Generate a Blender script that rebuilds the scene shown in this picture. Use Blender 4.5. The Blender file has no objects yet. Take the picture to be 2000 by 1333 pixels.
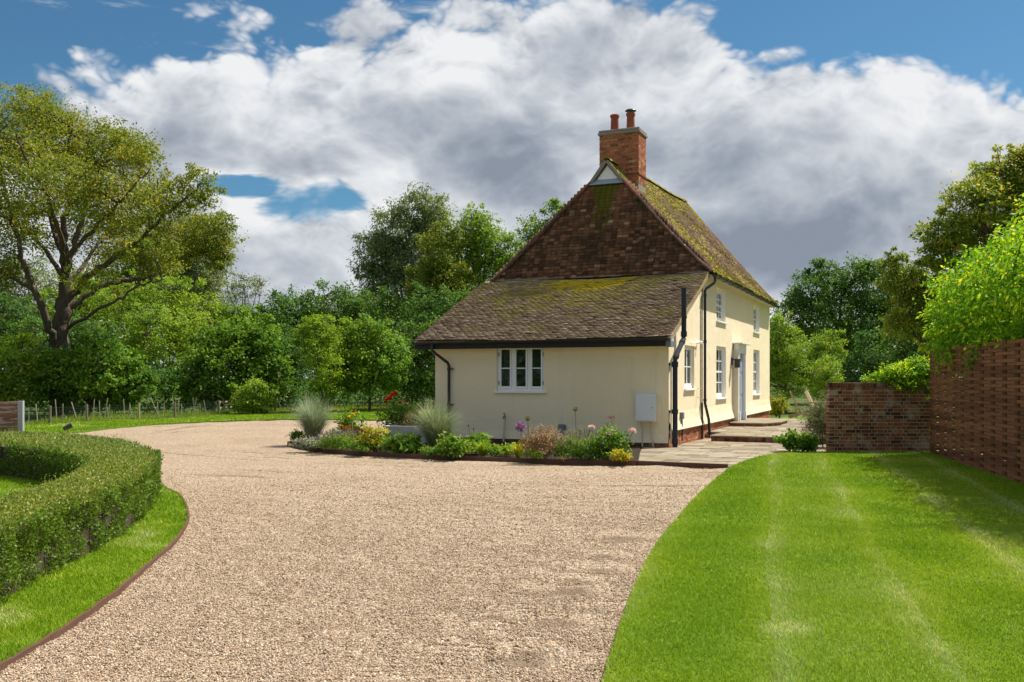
import bpy, bmesh, math, random
import numpy as np
from mathutils import Vector, Matrix

random.seed(7)
RNG = np.random.default_rng(7)
R = math.radians
SC = bpy.context.scene
COL = SC.collection

# ------------------------------------------------------------------ camera
F, HOR, CAMH = 1850.0, 738.0, 1.6
cam_d = bpy.data.cameras.new('camera')
cam = bpy.data.objects.new('camera', cam_d)
COL.objects.link(cam)
cam.location = (0, 0, CAMH)
cam.rotation_euler = (R(90), 0, 0)
cam_d.sensor_width = 36
cam_d.lens = 36 * F / 2000
cam_d.shift_y = (HOR - 666.5) / 2000
cam_d.clip_end = 5000
SC.camera = cam

# ------------------------------------------------------------------ light and exposure
SUN_A, SUN_E = 32.0, 55.0            # angle from +X towards +Y, elevation
sd = Vector((math.cos(R(SUN_E)) * math.cos(R(SUN_A)), math.cos(R(SUN_E)) * math.sin(R(SUN_A)), math.sin(R(SUN_E))))
sun_d = bpy.data.lights.new('sun', 'SUN')
sun_d.energy = 4.5
sun_d.angle = R(0.55)
sun_d.color = (1.0, 0.95, 0.86)
sun = bpy.data.objects.new('sun', sun_d)
COL.objects.link(sun)
sun.rotation_euler = sd.to_track_quat('Z', 'Y').to_euler()
vs = SC.view_settings
vs.view_transform = "Standard"; vs.look = "None"; vs.exposure = 0.76; vs.gamma = 1.0
vs.use_curve_mapping = False
SC.render.engine = 'CYCLES'
cy = SC.cycles
cy.max_bounces = 8; cy.diffuse_bounces = 4; cy.glossy_bounces = 3
cy.transmission_bounces = 6; cy.transparent_max_bounces = 8
cy.use_denoising = True
try:
    cy.denoiser = 'OPENIMAGEDENOISE'
    cy.denoising_prefilter = 'ACCURATE'
except Exception:
    pass


class NT:
    """small helper round a node tree"""
    def __init__(self, tree):
        self.t = tree
    def n(self, kind, **kw):
        nd = self.t.nodes.new(kind)
        for k, v in kw.items():
            setattr(nd, k, v)
        return nd
    def put(self, sock, v):
        if isinstance(v, bpy.types.NodeSocket):
            self.t.links.new(v, sock)
        elif v is not None:
            if hasattr(sock.default_value, '__len__') and not hasattr(v, '__len__'):
                v = [v] * len(sock.default_value)
            if hasattr(v, '__len__') and len(v) == 3 and len(sock.default_value) == 4:
                v = (*v, 1)
            sock.default_value = v
    def m(self, op, a, b=None, c=None, clamp=False):
        nd = self.n('ShaderNodeMath', operation=op)
        nd.use_clamp = clamp
        for i, v in enumerate((a, b, c)):
            if v is not None:
                self.put(nd.inputs[i], v)
        return nd.outputs[0]
    def vm(self, op, a, b=None):
        nd = self.n('ShaderNodeVectorMath', operation=op)
        self.put(nd.inputs[0], a)
        if b is not None:
            self.put(nd.inputs[1], b)
        return nd.outputs[0]
    def mix(self, f, a, b, mode='MIX'):
        nd = self.n('ShaderNodeMix', data_type='RGBA', blend_type=mode)
        self.put(nd.inputs[0], f); self.put(nd.inputs[6], a); self.put(nd.inputs[7], b)
        return nd.outputs[2]
    def noise(self, vec, scale, detail=4, rough=0.5, dist=0.0, color=False):
        nd = self.n('ShaderNodeTexNoise')
        if vec is not None:
            self.put(nd.inputs['Vector'], vec)
        nd.inputs['Scale'].default_value = scale
        nd.inputs['Detail'].default_value = detail
        nd.inputs['Roughness'].default_value = rough
        nd.inputs['Distortion'].default_value = dist
        return nd.outputs[1 if color else 0]
    def voro(self, vec, scale, feature='F1', rnd=1.0):
        nd = self.n('ShaderNodeTexVoronoi', feature=feature)
        self.put(nd.inputs['Vector'], vec)
        nd.inputs['Scale'].default_value = scale
        nd.inputs['Randomness'].default_value = rnd
        return nd
    def step(self, v, lo, hi):
        nd = self.n('ShaderNodeMapRange', interpolation_type='SMOOTHSTEP')
        self.put(nd.inputs[0], v); self.put(nd.inputs[1], lo); self.put(nd.inputs[2], hi)
        return nd.outputs[0]
    def ramp(self, v, stops, interp='LINEAR'):
        nd = self.n('ShaderNodeValToRGB')
        cr = nd.color_ramp
        cr.interpolation = interp
        while len(cr.elements) < len(stops):
            cr.elements.new(0.5)
        for e, (p, c) in zip(cr.elements, stops):
            e.position = p
            e.color = (*c, 1) if len(c) == 3 else c
        self.put(nd.inputs[0], v)
        return nd.outputs[0]
    def bump(self, h, strength=0.5, dist=0.01):
        nd = self.n('ShaderNodeBump')
        self.put(nd.inputs['Height'], h)
        nd.inputs['Strength'].default_value = strength
        nd.inputs['Distance'].default_value = dist
        return nd.outputs[0]


# ------------------------------------------------------------------ world: sky with cumulus
world = bpy.data.worlds.new('World')
SC.world = world
world.use_nodes = True
wt = world.node_tree
wt.nodes.clear()
W = NT(wt)
SKY_STRENGTH = 0.05


def build_world():
    sky = W.n('ShaderNodeTexSky', sky_type='NISHITA')
    sky.sun_disc = False
    sky.sun_elevation = R(SUN_E)
    sky.sun_rotation = R(90 - SUN_A)
    sky.altitude = 100; sky.air_density = 1.0; sky.dust_density = 0.5; sky.ozone_density = 2.5
    blue = W.vm('MULTIPLY', sky.outputs[0], (SKY_STRENGTH * 0.56, SKY_STRENGTH * 0.93, SKY_STRENGTH * 1.04))
    d = W.n('ShaderNodeTexCoord').outputs['Generated']
    sep = W.n('ShaderNodeSeparateXYZ'); W.put(sep.inputs[0], d)
    x, y, z = sep.outputs
    DEG = 180 / math.pi
    az = W.m('MULTIPLY', W.m('ARCTAN2', x, y), DEG)
    el = W.m('MULTIPLY', W.m('ARCSINE', z), DEG)
    warp = W.noise(d, 5.0, 2, 0.5, 0.0, True)
    p = W.vm('MULTIPLY', W.vm('ADD', d, W.vm('MULTIPLY', W.vm('SUBTRACT', warp, (0.5, 0.5, 0.5)), (0.07, 0.07, 0.07))), (1.0, 1.0, 1.55))
    p = W.vm('ADD', p, CLOUD_SEED)

    def billow(vec):
        tot = None
        for k, (sc, am) in enumerate(((11.0, 1.0), (23.0, 0.55), (49.0, 0.3), (104.0, 0.17))):
            q = W.m('MULTIPLY', W.m('ABSOLUTE', W.m('SUBTRACT', W.noise(vec, sc, 0, 0.5), 0.5)), 2.0 * am)
            tot = q if tot is None else W.m('ADD', tot, q)
        return tot
    b1 = billow(p)
    b2 = billow(W.vm('ADD', p, (0.007, 0.004, 0.020)))       # a step towards the sun
    n1 = W.noise(p, 4.4, 4, 0.5, 0.0)
    n2 = W.noise(W.vm('ADD', p, (0.030, 0.018, 0.060)), 4.4, 2, 0.5, 0.0)
    big = W.noise(W.vm('ADD', W.vm('MULTIPLY', p, (1.0, 1.0, 1.5)), (3.1, 1.7, 0.4)), 3.4, 3, 0.5, 0.0)
    wisp = W.noise(W.vm('MULTIPLY', d, (1.0, 1.0, 3.6)), 6.0, 5, 0.62, 0.3)
    # the great cumulus bank: its top runs in an arc, falling away to both sides
    top = W.m('SUBTRACT', 22.4, W.m('MULTIPLY', W.m('POWER', W.m('ABSOLUTE', W.m('SUBTRACT', az, 2.5)), 2.0), 0.0082))
    top = W.m('MAXIMUM', top, 13.0)
    shape = W.m('DIVIDE', W.m('SUBTRACT', top, el), 3.6)
    shape = W.m('MINIMUM', shape, 2.3)
    # an opening low on the left with blue behind
    ga = W.m('DIVIDE', W.m('ADD', W.m('ADD', az, 12.6), W.m('MULTIPLY', W.m('SUBTRACT', wisp, 0.5), 10.0)), 4.4)
    ge = W.m('DIVIDE', W.m('ADD', W.m('SUBTRACT', el, 10.1), W.m('MULTIPLY', W.m('SUBTRACT', n1, 0.5), 3.5)), 1.2)
    gap = W.m('EXPONENT', W.m('MULTIPLY', W.m('ADD', W.m('MULTIPLY', ga, ga), W.m('MULTIPLY', ge, ge)), -0.8))
    ga2 = W.m('DIVIDE', W.m('ADD', W.m('ADD', az, 16.2), W.m('MULTIPLY', W.m('SUBTRACT', n1, 0.5), 8.0)), 3.2)
    ge2 = W.m('DIVIDE', W.m('SUBTRACT', W.m('SUBTRACT', el, 11.3), W.m('MULTIPLY', W.m('SUBTRACT', wisp, 0.5), 4.0)), 0.75)
    gap2 = W.m('EXPONENT', W.m('MULTIPLY', W.m('ADD', W.m('MULTIPLY', ga2, ga2), W.m('MULTIPLY', ge2, ge2)), -0.8))
    gap = W.m('MAXIMUM', gap, gap2)
    puff = W.m('ADD', W.m('MULTIPLY', W.m('SUBTRACT', b1, 0.42), 1.3), W.m('MULTIPLY', W.m('SUBTRACT', n1, 0.5), 3.6))
    dens = W.m('ADD', shape, puff)
    dens = W.m('SUBTRACT', dens, W.m('MULTIPLY', gap, 2.7))
    loose = W.m('MULTIPLY', W.m('SUBTRACT', W.m('ADD', W.m('MULTIPLY', n1, 0.4), W.m('MULTIPLY', wisp, 0.6)), 0.565), 5.0)
    loose = W.m('ADD', loose, W.m('MULTIPLY', W.step(el, 26.0, 42.0), 0.65))      # extra broken cloud added overhead, out of view, to raise the fill light
    dens = W.m('MAXIMUM', dens, loose)
    alpha = W.step(dens, -0.12, W.m('ADD', 0.42, W.m('MULTIPLY', gap, 0.9)))
    # light and shade inside the cloud
    thick = W.step(dens, 0.2, 2.4)
    soft = W.m('SUBTRACT', 0.75, W.m('MULTIPLY', thick, 0.38))
    lit = W.m('ADD', W.m('MULTIPLY', W.m('SUBTRACT', n1, n2), 2.6), W.m('MULTIPLY', W.m('SUBTRACT', b1, b2), soft))
    shade = W.m('ADD', 0.84, lit)
    shade = W.m('SUBTRACT', shade, W.m('MULTIPLY', thick, 0.36))
    shade = W.m('ADD', shade, W.m('MULTIPLY', W.m('MULTIPLY', W.m('SUBTRACT', big, 0.5), thick), 2.0))
    shade = W.m('ADD', shade, W.m('MULTIPLY', W.step(el, 9.0, 2.0), 0.28))
    shade = W.m('MINIMUM', W.m('MAXIMUM', shade, 0.0), 1.0)
    col = W.ramp(shade, [(0.0, (0.152, 0.177, 0.217)), (0.25, (0.212, 0.238, 0.278)), (0.5, (0.300, 0.323, 0.358)),
                         (0.75, (0.42, 0.436, 0.457)), (1.0, (0.515, 0.52, 0.53))])
    allc = W.mix(alpha, blue, col)
    bg = W.n('ShaderNodeBackground')
    W.put(bg.inputs[0], allc)
    bg.inputs[1].default_value = 1.0
    out = W.n('ShaderNodeOutputWorld')
    wt.links.new(bg.outputs[0], out.inputs[0])


CLOUD_SEED = (5.2, 3.1, 0.7)
build_world()


# ------------------------------------------------------------------ helpers
def px(pxx, pyy, z=0.0):
    """a point on the level z seen at that spot"""
    Y = F * (CAMH - z) / (pyy - HOR)
    return Vector(((pxx - 1000) * Y / F, Y, z))


def at(pxx, pyy, Y):
    return Vector(((pxx - 1000) * Y / F, Y, CAMH + (HOR - pyy) * Y / F))


def tag(o, label=None, cat=None, group=None, kind=None):
    if label: o['label'] = label
    if cat: o['category'] = cat
    if group: o['group'] = group
    if kind: o['kind'] = kind
    return o


def empty(name, loc, rz=0.0, label=None, cat=None, group=None):
    o = bpy.data.objects.new(name, None)
    COL.objects.link(o)
    o.location = loc
    o.rotation_euler = (0, 0, rz)
    o.empty_display_size = 0.1
    return tag(o, label, cat, group)


def np_mesh(name, V, Fc, mat=None, tint=None, smooth=False):
    V = np.asarray(V, dtype=np.float32).reshape(-1, 3)
    Fc = np.asarray(Fc, dtype=np.int32)
    k = Fc.shape[1]
    me = bpy.data.meshes.new(name)
    me.vertices.add(len(V)); me.vertices.foreach_set('co', V.ravel())
    me.loops.add(Fc.size); me.loops.foreach_set('vertex_index', Fc.ravel())
    me.polygons.add(len(Fc))
    me.polygons.foreach_set('loop_start', np.arange(0, Fc.size, k, dtype=np.int32))
    me.polygons.foreach_set('loop_total', np.full(len(Fc), k, dtype=np.int32))
    if smooth:
        me.polygons.foreach_set('use_smooth', np.ones(len(Fc), dtype=bool))
    if tint is not None:
        a = me.attributes.new('tint', 'FLOAT', 'POINT')
        a.data.foreach_set('value', np.asarray(tint, dtype=np.float32))
    me.update(calc_edges=True)
    if mat: me.materials.append(mat)
    return me


def link(name, me, parent=None, loc=(0, 0, 0), rot=(0, 0, 0)):
    o = bpy.data.objects.new(name, me)
    COL.objects.link(o)
    o.location = loc
    o.rotation_euler = rot
    if parent: o.parent = parent
    return o


class MB:
    """collects shapes, then makes them one mesh object"""
    def __init__(self):
        self.v = []; self.f = []; self.t = []
    def add(self, vs, fs, tint=0.5):
        b = len(self.v)
        self.v += [tuple(q) for q in vs]
        self.f += [tuple(i + b for i in q) for q in fs]
        self.t += [tint] * len(vs)
        return self
    def box(self, lo, hi, tint=0.5, M=None):
        x0, y0, z0 = lo; x1, y1, z1 = hi
        vs = [(x0, y0, z0), (x1, y0, z0), (x1, y1, z0), (x0, y1, z0), (x0, y0, z1), (x1, y0, z1), (x1, y1, z1), (x0, y1, z1)]
        if M is not None: vs = [M @ Vector(q) for q in vs]
        return self.add(vs, [(3, 2, 1, 0), (4, 5, 6, 7), (0, 1, 5, 4), (1, 2, 6, 5), (2, 3, 7, 6), (3, 0, 4, 7)], tint)
    def bar(self, a, b, w, h, tint=0.5, up=(0, 0, 1)):
        a, b = Vector(a), Vector(b)
        d = (b - a).normalized()
        s = d.cross(Vector(up))
        if s.length < 1e-4: s = d.cross(Vector((1, 0, 0)))
        s.normalize()
        u = s.cross(d)
        vs = []
        for p in (a, b):
            for i, j in ((-1, -1), (1, -1), (1, 1), (-1, 1)):
                vs.append(p + s * (i * w / 2) + u * (j * h / 2))
        return self.add(vs, [(3, 2, 1, 0), (4, 5, 6, 7), (0, 1, 5, 4), (1, 2, 6, 5), (2, 3, 7, 6), (3, 0, 4, 7)], tint)
    def tube(self, pts, rad, n=8, tint=0.5, cap=True):
        pts = [Vector(p) for p in pts]
        if not hasattr(rad, '__len__'): rad = [rad] * len(pts)
        vs = []; fs = []
        ref = Vector((0.31, 0.17, 0.93))
        for i, p in enumerate(pts):
            d = (pts[min(i + 1, len(pts) - 1)] - pts[max(i - 1, 0)])
            d = d.normalized() if d.length > 1e-9 else Vector((0, 0, 1))
            s = d.cross(ref)
            if s.length < 1e-3: s = d.cross(Vector((1, 0, 0)))
            s.normalize(); u = d.cross(s)
            for k in range(n):
                a = 2 * math.pi * k / n
                vs.append(p + (s * math.cos(a) + u * math.sin(a)) * rad[i])
        for i in range(len(pts) - 1):
            for k in range(n):
                k2 = (k + 1) % n
                fs.append((i * n + k, i * n + k2, (i + 1) * n + k2, (i + 1) * n + k))
        if cap:
            fs.append(tuple(range(n - 1, -1, -1)))
            fs.append(tuple((len(pts) - 1) * n + k for k in range(n)))
        return self.add(vs, fs, tint)
    def lathe(self, prof, c=(0, 0, 0), n=20, tint=0.5):
        vs = []; fs = []
        for r, z in prof:
            for k in range(n):
                a = 2 * math.pi * k / n
                vs.append((c[0] + r * math.cos(a), c[1] + r * math.sin(a), c[2] + z))
        for i in range(len(prof) - 1):
            for k in range(n):
                k2 = (k + 1) % n
                fs.append((i * n + k, i * n + k2, (i + 1) * n + k2, (i + 1) * n + k))
        fs.append(tuple(range(n - 1, -1, -1)))
        fs.append(tuple((len(prof) - 1) * n + k for k in range(n)))
        return self.add(vs, fs, tint)
    def prism(self, poly, z0, z1, tint=0.5):
        n = len(poly)
        vs = [(p[0], p[1], z0) for p in poly] + [(p[0], p[1], z1) for p in poly]
        fs = [tuple(range(n - 1, -1, -1)), tuple(range(n, 2 * n))]
        fs += [(i, (i + 1) % n, n + (i + 1) % n, n + i) for i in range(n)]
        return self.add(vs, fs, tint)
    def mesh(self, name, mat, smooth=False, bevel=0.0):
        me = bpy.data.meshes.new(name)
        me.from_pydata([tuple(q) for q in self.v], [], self.f)
        a = me.attributes.new('tint', 'FLOAT', 'POINT')
        a.data.foreach_set('value', np.asarray(self.t, dtype=np.float32))
        bm = bmesh.new(); bm.from_mesh(me)
        bmesh.ops.recalc_face_normals(bm, faces=bm.faces)
        if bevel > 0:
            bmesh.ops.bevel(bm, geom=list(bm.edges), offset=bevel, segments=1, affect='EDGES', profile=0.5)
        bm.to_mesh(me); bm.free()
        if smooth:
            for p in me.polygons: p.use_smooth = True
            try: me.set_sharp_from_angle(angle=R(40))
            except Exception: pass
        me.materials.append(mat)
        me.update()
        return me
    def build(self, name, mat, parent=None, smooth=False, bevel=0.0, loc=(0, 0, 0), rot=(0, 0, 0)):
        return link(name, self.mesh(name, mat, smooth, bevel), parent, loc, rot)


def spline(pts, n=8, closed=False):
    pts = [Vector((*p, 0)) if len(p) == 2 else Vector(p) for p in pts]
    out = []
    m = len(pts)
    rng = range(m) if closed else range(m - 1)
    for i in rng:
        if closed:
            a, b, c, d = pts[(i - 1) % m], pts[i], pts[(i + 1) % m], pts[(i + 2) % m]
        else:
            a, b, c, d = pts[max(i - 1, 0)], pts[i], pts[i + 1], pts[min(i + 2, m - 1)]
        for k in range(n):
            t = k / n
            out.append(0.5 * ((2 * b) + (c - a) * t + (2 * a - 5 * b + 4 * c - d) * t * t + (3 * b - a - 3 * c + d) * t ** 3))
    if not closed: out.append(pts[-1])
    return out


def in_poly(P, poly):
    x, y = P[:, 0], P[:, 1]
    ins = np.zeros(len(P), bool)
    n = len(poly)
    for i in range(n):
        x0, y0 = poly[i][0], poly[i][1]
        x1, y1 = poly[(i + 1) % n][0], poly[(i + 1) % n][1]
        if y0 == y1: continue
        c = ((y0 > y) != (y1 > y)) & (x < (x1 - x0) * (y - y0) / (y1 - y0) + x0)
        ins ^= c
    return ins


def unit(a):
    return a / np.maximum(np.linalg.norm(a, axis=1, keepdims=True), 1e-9)


def leaf_quads(C, A, Nn, L, Wd, tint, fold=0.0):
    """rhombic leaves: C base point, A axis, Nn face normal"""
    N = len(C)
    B = unit(np.cross(A, Nn))
    L = np.broadcast_to(np.asarray(L), (N,))[:, None]
    Wd = np.broadcast_to(np.asarray(Wd), (N,))[:, None]
    NN = np.cross(B, A)
    V = np.empty((N, 4, 3))
    V[:, 0] = C
    V[:, 1] = C + A * L * 0.48 + B * Wd * 0.5 + NN * L * fold
    V[:, 2] = C + A * L
    V[:, 3] = C + A * L * 0.48 - B * Wd * 0.5 + NN * L * fold
    Fc = np.arange(4 * N).reshape(N, 4)
    return V.reshape(-1, 3), Fc, np.repeat(tint, 4)


def blades(C, H, Wd, lean, ang, tint):
    """single-triangle grass blades"""
    N = len(C)
    V = np.empty((N, 3, 3))
    s = np.stack([np.cos(ang), np.sin(ang), np.zeros(N)], 1) * (Wd[:, None] / 2)
    V[:, 0] = C - s
    V[:, 1] = C + s
    V[:, 2] = C + lean + np.stack([np.zeros(N), np.zeros(N), H], 1)
    return V.reshape(-1, 3), np.arange(3 * N).reshape(N, 3), np.repeat(tint, 3)


def vnoise(x, y, seed=0):
    """cheap smooth value noise for numpy arrays, 0..1"""
    xi = np.floor(x).astype(np.int64); yi = np.floor(y).astype(np.int64)
    fx = x - xi; fy = y - yi
    fx = fx * fx * (3 - 2 * fx); fy = fy * fy * (3 - 2 * fy)
    def h(a, b):
        v = np.sin(a * 127.1 + b * 311.7 + seed * 74.7) * 43758.5453
        return v - np.floor(v)
    return (h(xi, yi) * (1 - fx) + h(xi + 1, yi) * fx) * (1 - fy) + (h(xi, yi + 1) * (1 - fx) + h(xi + 1, yi + 1) * fx) * fy


# ------------------------------------------------------------------ materials
MATS = {}


def new_mat(name):
    m = bpy.data.materials.new(name)
    m.use_nodes = True
    m.node_tree.nodes.clear()
    t = NT(m.node_tree)
    out = t.n('ShaderNodeOutputMaterial')
    MATS[name] = m
    return m, t, out


def principled(t, out, col, rough=0.7, normal=None, metal=0.0, spec=0.3):
    b = t.n('ShaderNodeBsdfPrincipled')
    t.put(b.inputs['Base Color'], col)
    t.put(b.inputs['Roughness'], rough)
    b.inputs['Metallic'].default_value = metal
    b.inputs['Specular IOR Level'].default_value = spec
    if normal is not None: t.put(b.inputs['Normal'], normal)
    t.t.links.new(b.outputs[0], out.inputs[0])
    return b


def tint_of(t):
    return t.n('ShaderNodeAttribute', attribute_name='tint').outputs['Fac']


def pos_of(t):
    return t.n('ShaderNodeNewGeometry').outputs['Position']


LEAF_GAIN = dict(oak_leaf=1.5, mid_leaf=1.75, fresh_leaf=1.65, dark_leaf=1.8, willow_leaf=1.7, yellow_leaf=1.85, lime_leaf=1.55, hedge_leaf=1.35,
                 grass_blade=1.45, golden_leaf=1.1)


def leaf_mat(name, stops, trans=0.35, rough=0.55, spec=0.14, tcol=1.25, tb=0.55):
    g = LEAF_GAIN.get(name, 1.0)
    stops = [(a, tuple(min(0.9, v * g) for v in c)) for a, c in stops]
    m, t, out = new_mat(name)
    c = t.ramp(tint_of(t), stops)
    nz = t.noise(pos_of(t), 0.35, 3, 0.5)
    c = t.mix(t.step(nz, 0.35, 0.7), c, t.vm('MULTIPLY', c, (1.18, 1.08, 0.8)))
    b = t.n('ShaderNodeBsdfPrincipled')
    t.put(b.inputs['Base Color'], c)
    b.inputs['Roughness'].default_value = rough
    b.inputs['Specular IOR Level'].default_value = spec
    tr = t.n('ShaderNodeBsdfTranslucent')
    t.put(tr.inputs[0], t.vm('MULTIPLY', c, (tcol * (1.1 if tb < 0.8 else 0.95), tcol, tcol * tb)))
    mx = t.n('ShaderNodeMixShader')
    mx.inputs[0].default_value = trans
    m.node_tree.links.new(b.outputs[0], mx.inputs[1])
    m.node_tree.links.new(tr.outputs[0], mx.inputs[2])
    m.node_tree.links.new(mx.outputs[0], out.inputs[0])
    return m


def flat_mat(name, col, rough=0.6, spec=0.3, metal=0.0, var=0.12, scale=6.0, bump=0.0, bscale=60):
    m, t, out = new_mat(name)
    p = pos_of(t)
    nz = t.noise(p, scale, 5, 0.6)
    k = t.m('ADD', 1 - var, t.m('MULTIPLY', nz, 2 * var))
    tn = t.m('ADD', 0.8, t.m('MULTIPLY', tint_of(t), 0.4))
    c = t.vm('MULTIPLY', col_scale(t, col, k), tn)
    nrm = t.bump(t.noise(p, bscale, 4, 0.6), bump, 0.01) if bump else None
    principled(t, out, c, rough, nrm, metal, spec)
    return m


def col_scale(t, col, k):
    nd = t.n('ShaderNodeVectorMath', operation='SCALE')
    t.put(nd.inputs[0], col); t.put(nd.inputs['Scale'], k)
    return nd.outputs[0]


def make_materials():
    # gravel
    m, t, out = new_mat('gravel')
    p = pos_of(t)
    v = t.voro(p, 62)
    sepc = t.n('ShaderNodeSeparateColor'); t.put(sepc.inputs[0], v.outputs['Color'])
    c = t.ramp(sepc.outputs[0], [(0.0, (0.10, 0.072, 0.05)), (0.12, (0.26, 0.19, 0.135)), (0.3, (0.40, 0.30, 0.215)), (0.5, (0.50, 0.39, 0.28)),
                                 (0.68, (0.42, 0.34, 0.27)), (0.82, (0.58, 0.49, 0.38)), (0.94, (0.68, 0.62, 0.53)), (1.0, (0.27, 0.26, 0.26))])
    dk = t.step(v.outputs['Distance'], 0.42, 0.72)
    c = t.mix(t.m('MULTIPLY', dk, 0.55), c, (0.12, 0.085, 0.055))
    big = t.noise(p, 0.55, 4, 0.55)
    c = t.mix(t.step(big, 0.35, 0.7), c, t.vm('MULTIPLY', c, (0.88, 0.86, 0.84)))
    damp = t.step(t.noise(p, 1.9, 3, 0.5, 0.4), 0.70, 0.78)
    c = t.mix(t.m('MULTIPLY', damp, 0.45), c, (0.16, 0.11, 0.065))
    h = t.m('SUBTRACT', 1.0, v.outputs['Distance'])
    c = t.vm('MULTIPLY', c, (0.99, 0.935, 0.845))
    c = t.mix(t.m('MULTIPLY', t.step(t.m('ADD', tint_of(t), t.m('MULTIPLY', t.noise(p, 14, 4, 0.6), 0.5)), 0.55, 0.95), 0.7), c, (0.115, 0.075, 0.045))
    nrm = t.bump(h, 0.9, 0.012)
    principled(t, out, c, 0.85, nrm, spec=0.2)

    m, t, out = new_mat('stone')
    at_ = t.n('ShaderNodeAttribute', attribute_name='tint', attribute_type='INSTANCER').outputs['Fac']
    c = t.ramp(at_, [(0.0, (0.13, 0.09, 0.06)), (0.15, (0.27, 0.19, 0.13)), (0.35, (0.42, 0.31, 0.22)), (0.55, (0.52, 0.41, 0.30)),
                     (0.72, (0.43, 0.36, 0.29)), (0.86, (0.62, 0.53, 0.42)), (0.95, (0.72, 0.67, 0.58)), (1.0, (0.28, 0.28, 0.29))])
    c = t.vm('MULTIPLY', c, (0.99, 0.935, 0.845))
    principled(t, out, c, 0.8, None, spec=0.15)

    # grass
    m, t, out = new_mat('turf')
    p = pos_of(t)
    nz = t.noise(p, 1.2, 5, 0.6)
    n2 = t.noise(p, 45, 4, 0.7)
    c = t.ramp(nz, [(0.3, (0.12, 0.20, 0.016)), (0.7, (0.18, 0.26, 0.022))])
    c = t.mix(t.step(n2, 0.3, 0.75), t.vm('MULTIPLY', c, (0.55, 0.6, 0.6)), t.vm('MULTIPLY', c, (1.25, 1.25, 1.1)))
    principled(t, out, c, 0.9, t.bump(n2, 0.8, 0.03), spec=0.1)
    m, t, out = new_mat('rough_ground')
    p = pos_of(t)
    nz = t.noise(p, 0.6, 5, 0.6)
    c = t.ramp(nz, [(0.3, (0.045, 0.075, 0.018)), (0.7, (0.09, 0.13, 0.03))])
    principled(t, out, c, 0.95, t.bump(t.noise(p, 8, 5, 0.6), 0.6, 0.1), spec=0.1)
    leaf_mat('grass_blade', [(0.0, (0.050, 0.125, 0.010)), (0.42, (0.130, 0.228, 0.012)), (0.68, (0.190, 0.280, 0.024)), (0.84, (0.23, 0.30, 0.10)), (1.0, (0.36, 0.40, 0.20))], 0.30, 0.55, 0.12)

    # soil, mulch
    flat_mat('soil', (0.045, 0.032, 0.024), 0.95, 0.1, 0, 0.4, 14, 0.9, 30)
    flat_mat('bark_mulch', (0.20, 0.115, 0.06), 0.95, 0.1, 0, 0.45, 9, 0.9, 25)
    # plaster
    m, t, out = new_mat('plaster')
    p = pos_of(t)
    c = t.mix(t.step(t.noise(p, 0.9, 5, 0.6), 0.35, 0.7), (0.86, 0.725, 0.49), (0.88, 0.755, 0.535))
    st = t.noise(t.vm('MULTIPLY', p, (3.0, 3.0, 0.35)), 1.6, 5, 0.65)
    c = t.mix(t.m('MULTIPLY', t.step(st, 0.52, 0.75), 0.30), c, (0.66, 0.56, 0.40))
    sp = t.n('ShaderNodeSeparateXYZ'); t.put(sp.inputs[0], p)
    low = t.m('MULTIPLY', t.step(t.m('ADD', sp.outputs[2], t.m('MULTIPLY', t.noise(p, 2.5, 4, 0.6), 0.9)), 1.25, 0.45), 0.35)
    c = t.mix(low, c, (0.62, 0.56, 0.41))
    cr = t.voro(t.vm('ADD', p, t.vm('MULTIPLY', t.noise(p, 3.0, 4, 0.6, 0, True), (0.35, 0.35, 0.35))), 0.9, 'DISTANCE_TO_EDGE').outputs['Distance']
    crk = t.m('MULTIPLY', t.m('SUBTRACT', 1.0, t.step(cr, 0.0, 0.006)), t.step(t.noise(p, 0.7, 3, 0.5), 0.52, 0.62))
    c = t.mix(t.m('MULTIPLY', crk, 0.35), c, (0.36, 0.31, 0.22))
    hb = t.m('ADD', t.noise(p, 3.0, 3, 0.5), t.m('MULTIPLY', t.noise(p, 55, 4, 0.6), 0.10))
    principled(t, out, c, 0.9, t.bump(hb, 0.55, 0.03), spec=0.15)
    # brick and mortar
    for nm, stops in (('brick', [(0.0, (0.085, 0.035, 0.024)), (0.25, (0.18, 0.065, 0.04)), (0.6, (0.29, 0.10, 0.055)), (0.85, (0.38, 0.15, 0.08)), (1.0, (0.40, 0.21, 0.13))]),
                      ('orange_brick', [(0.0, (0.24, 0.085, 0.045)), (0.4, (0.42, 0.145, 0.068)), (0.75, (0.50, 0.19, 0.09)), (1.0, (0.56, 0.30, 0.18))])):
        m, t, out = new_mat(nm)
        p = pos_of(t)
        c = t.ramp(tint_of(t), stops)
        nz = t.noise(p, 18, 5, 0.65)
        c = t.mix(t.step(nz, 0.3, 0.75), t.vm('MULTIPLY', c, (0.62, 0.62, 0.62)), t.vm('MULTIPLY', c, (1.2, 1.2, 1.2)))
        if nm == 'brick':
            lime = t.step(t.noise(p, 3.2, 5, 0.68), 0.50, 0.68)
            c = t.mix(t.m('MULTIPLY', lime, 0.55), c, (0.52, 0.45, 0.40))
        else:
            soot = t.step(t.noise(p, 4.0, 5, 0.68), 0.55, 0.75)
            c = t.mix(t.m('MULTIPLY', soot, 0.45), c, (0.10, 0.055, 0.04))
        principled(t, out, c, 0.9, t.bump(t.noise(p, 90, 4, 0.7), 0.6, 0.006), spec=0.15)
    flat_mat('mortar', (0.58, 0.51, 0.42), 0.95, 0.1, 0, 0.25, 8, 0.5, 80)
    flat_mat('old_mortar', (0.27, 0.235, 0.20), 0.95, 0.1, 0, 0.3, 6, 0.5, 80)
    # woodwork and paint
    flat_mat('white_paint', (0.86, 0.86, 0.85), 0.45, 0.4, 0, 0.03, 4)
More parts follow.
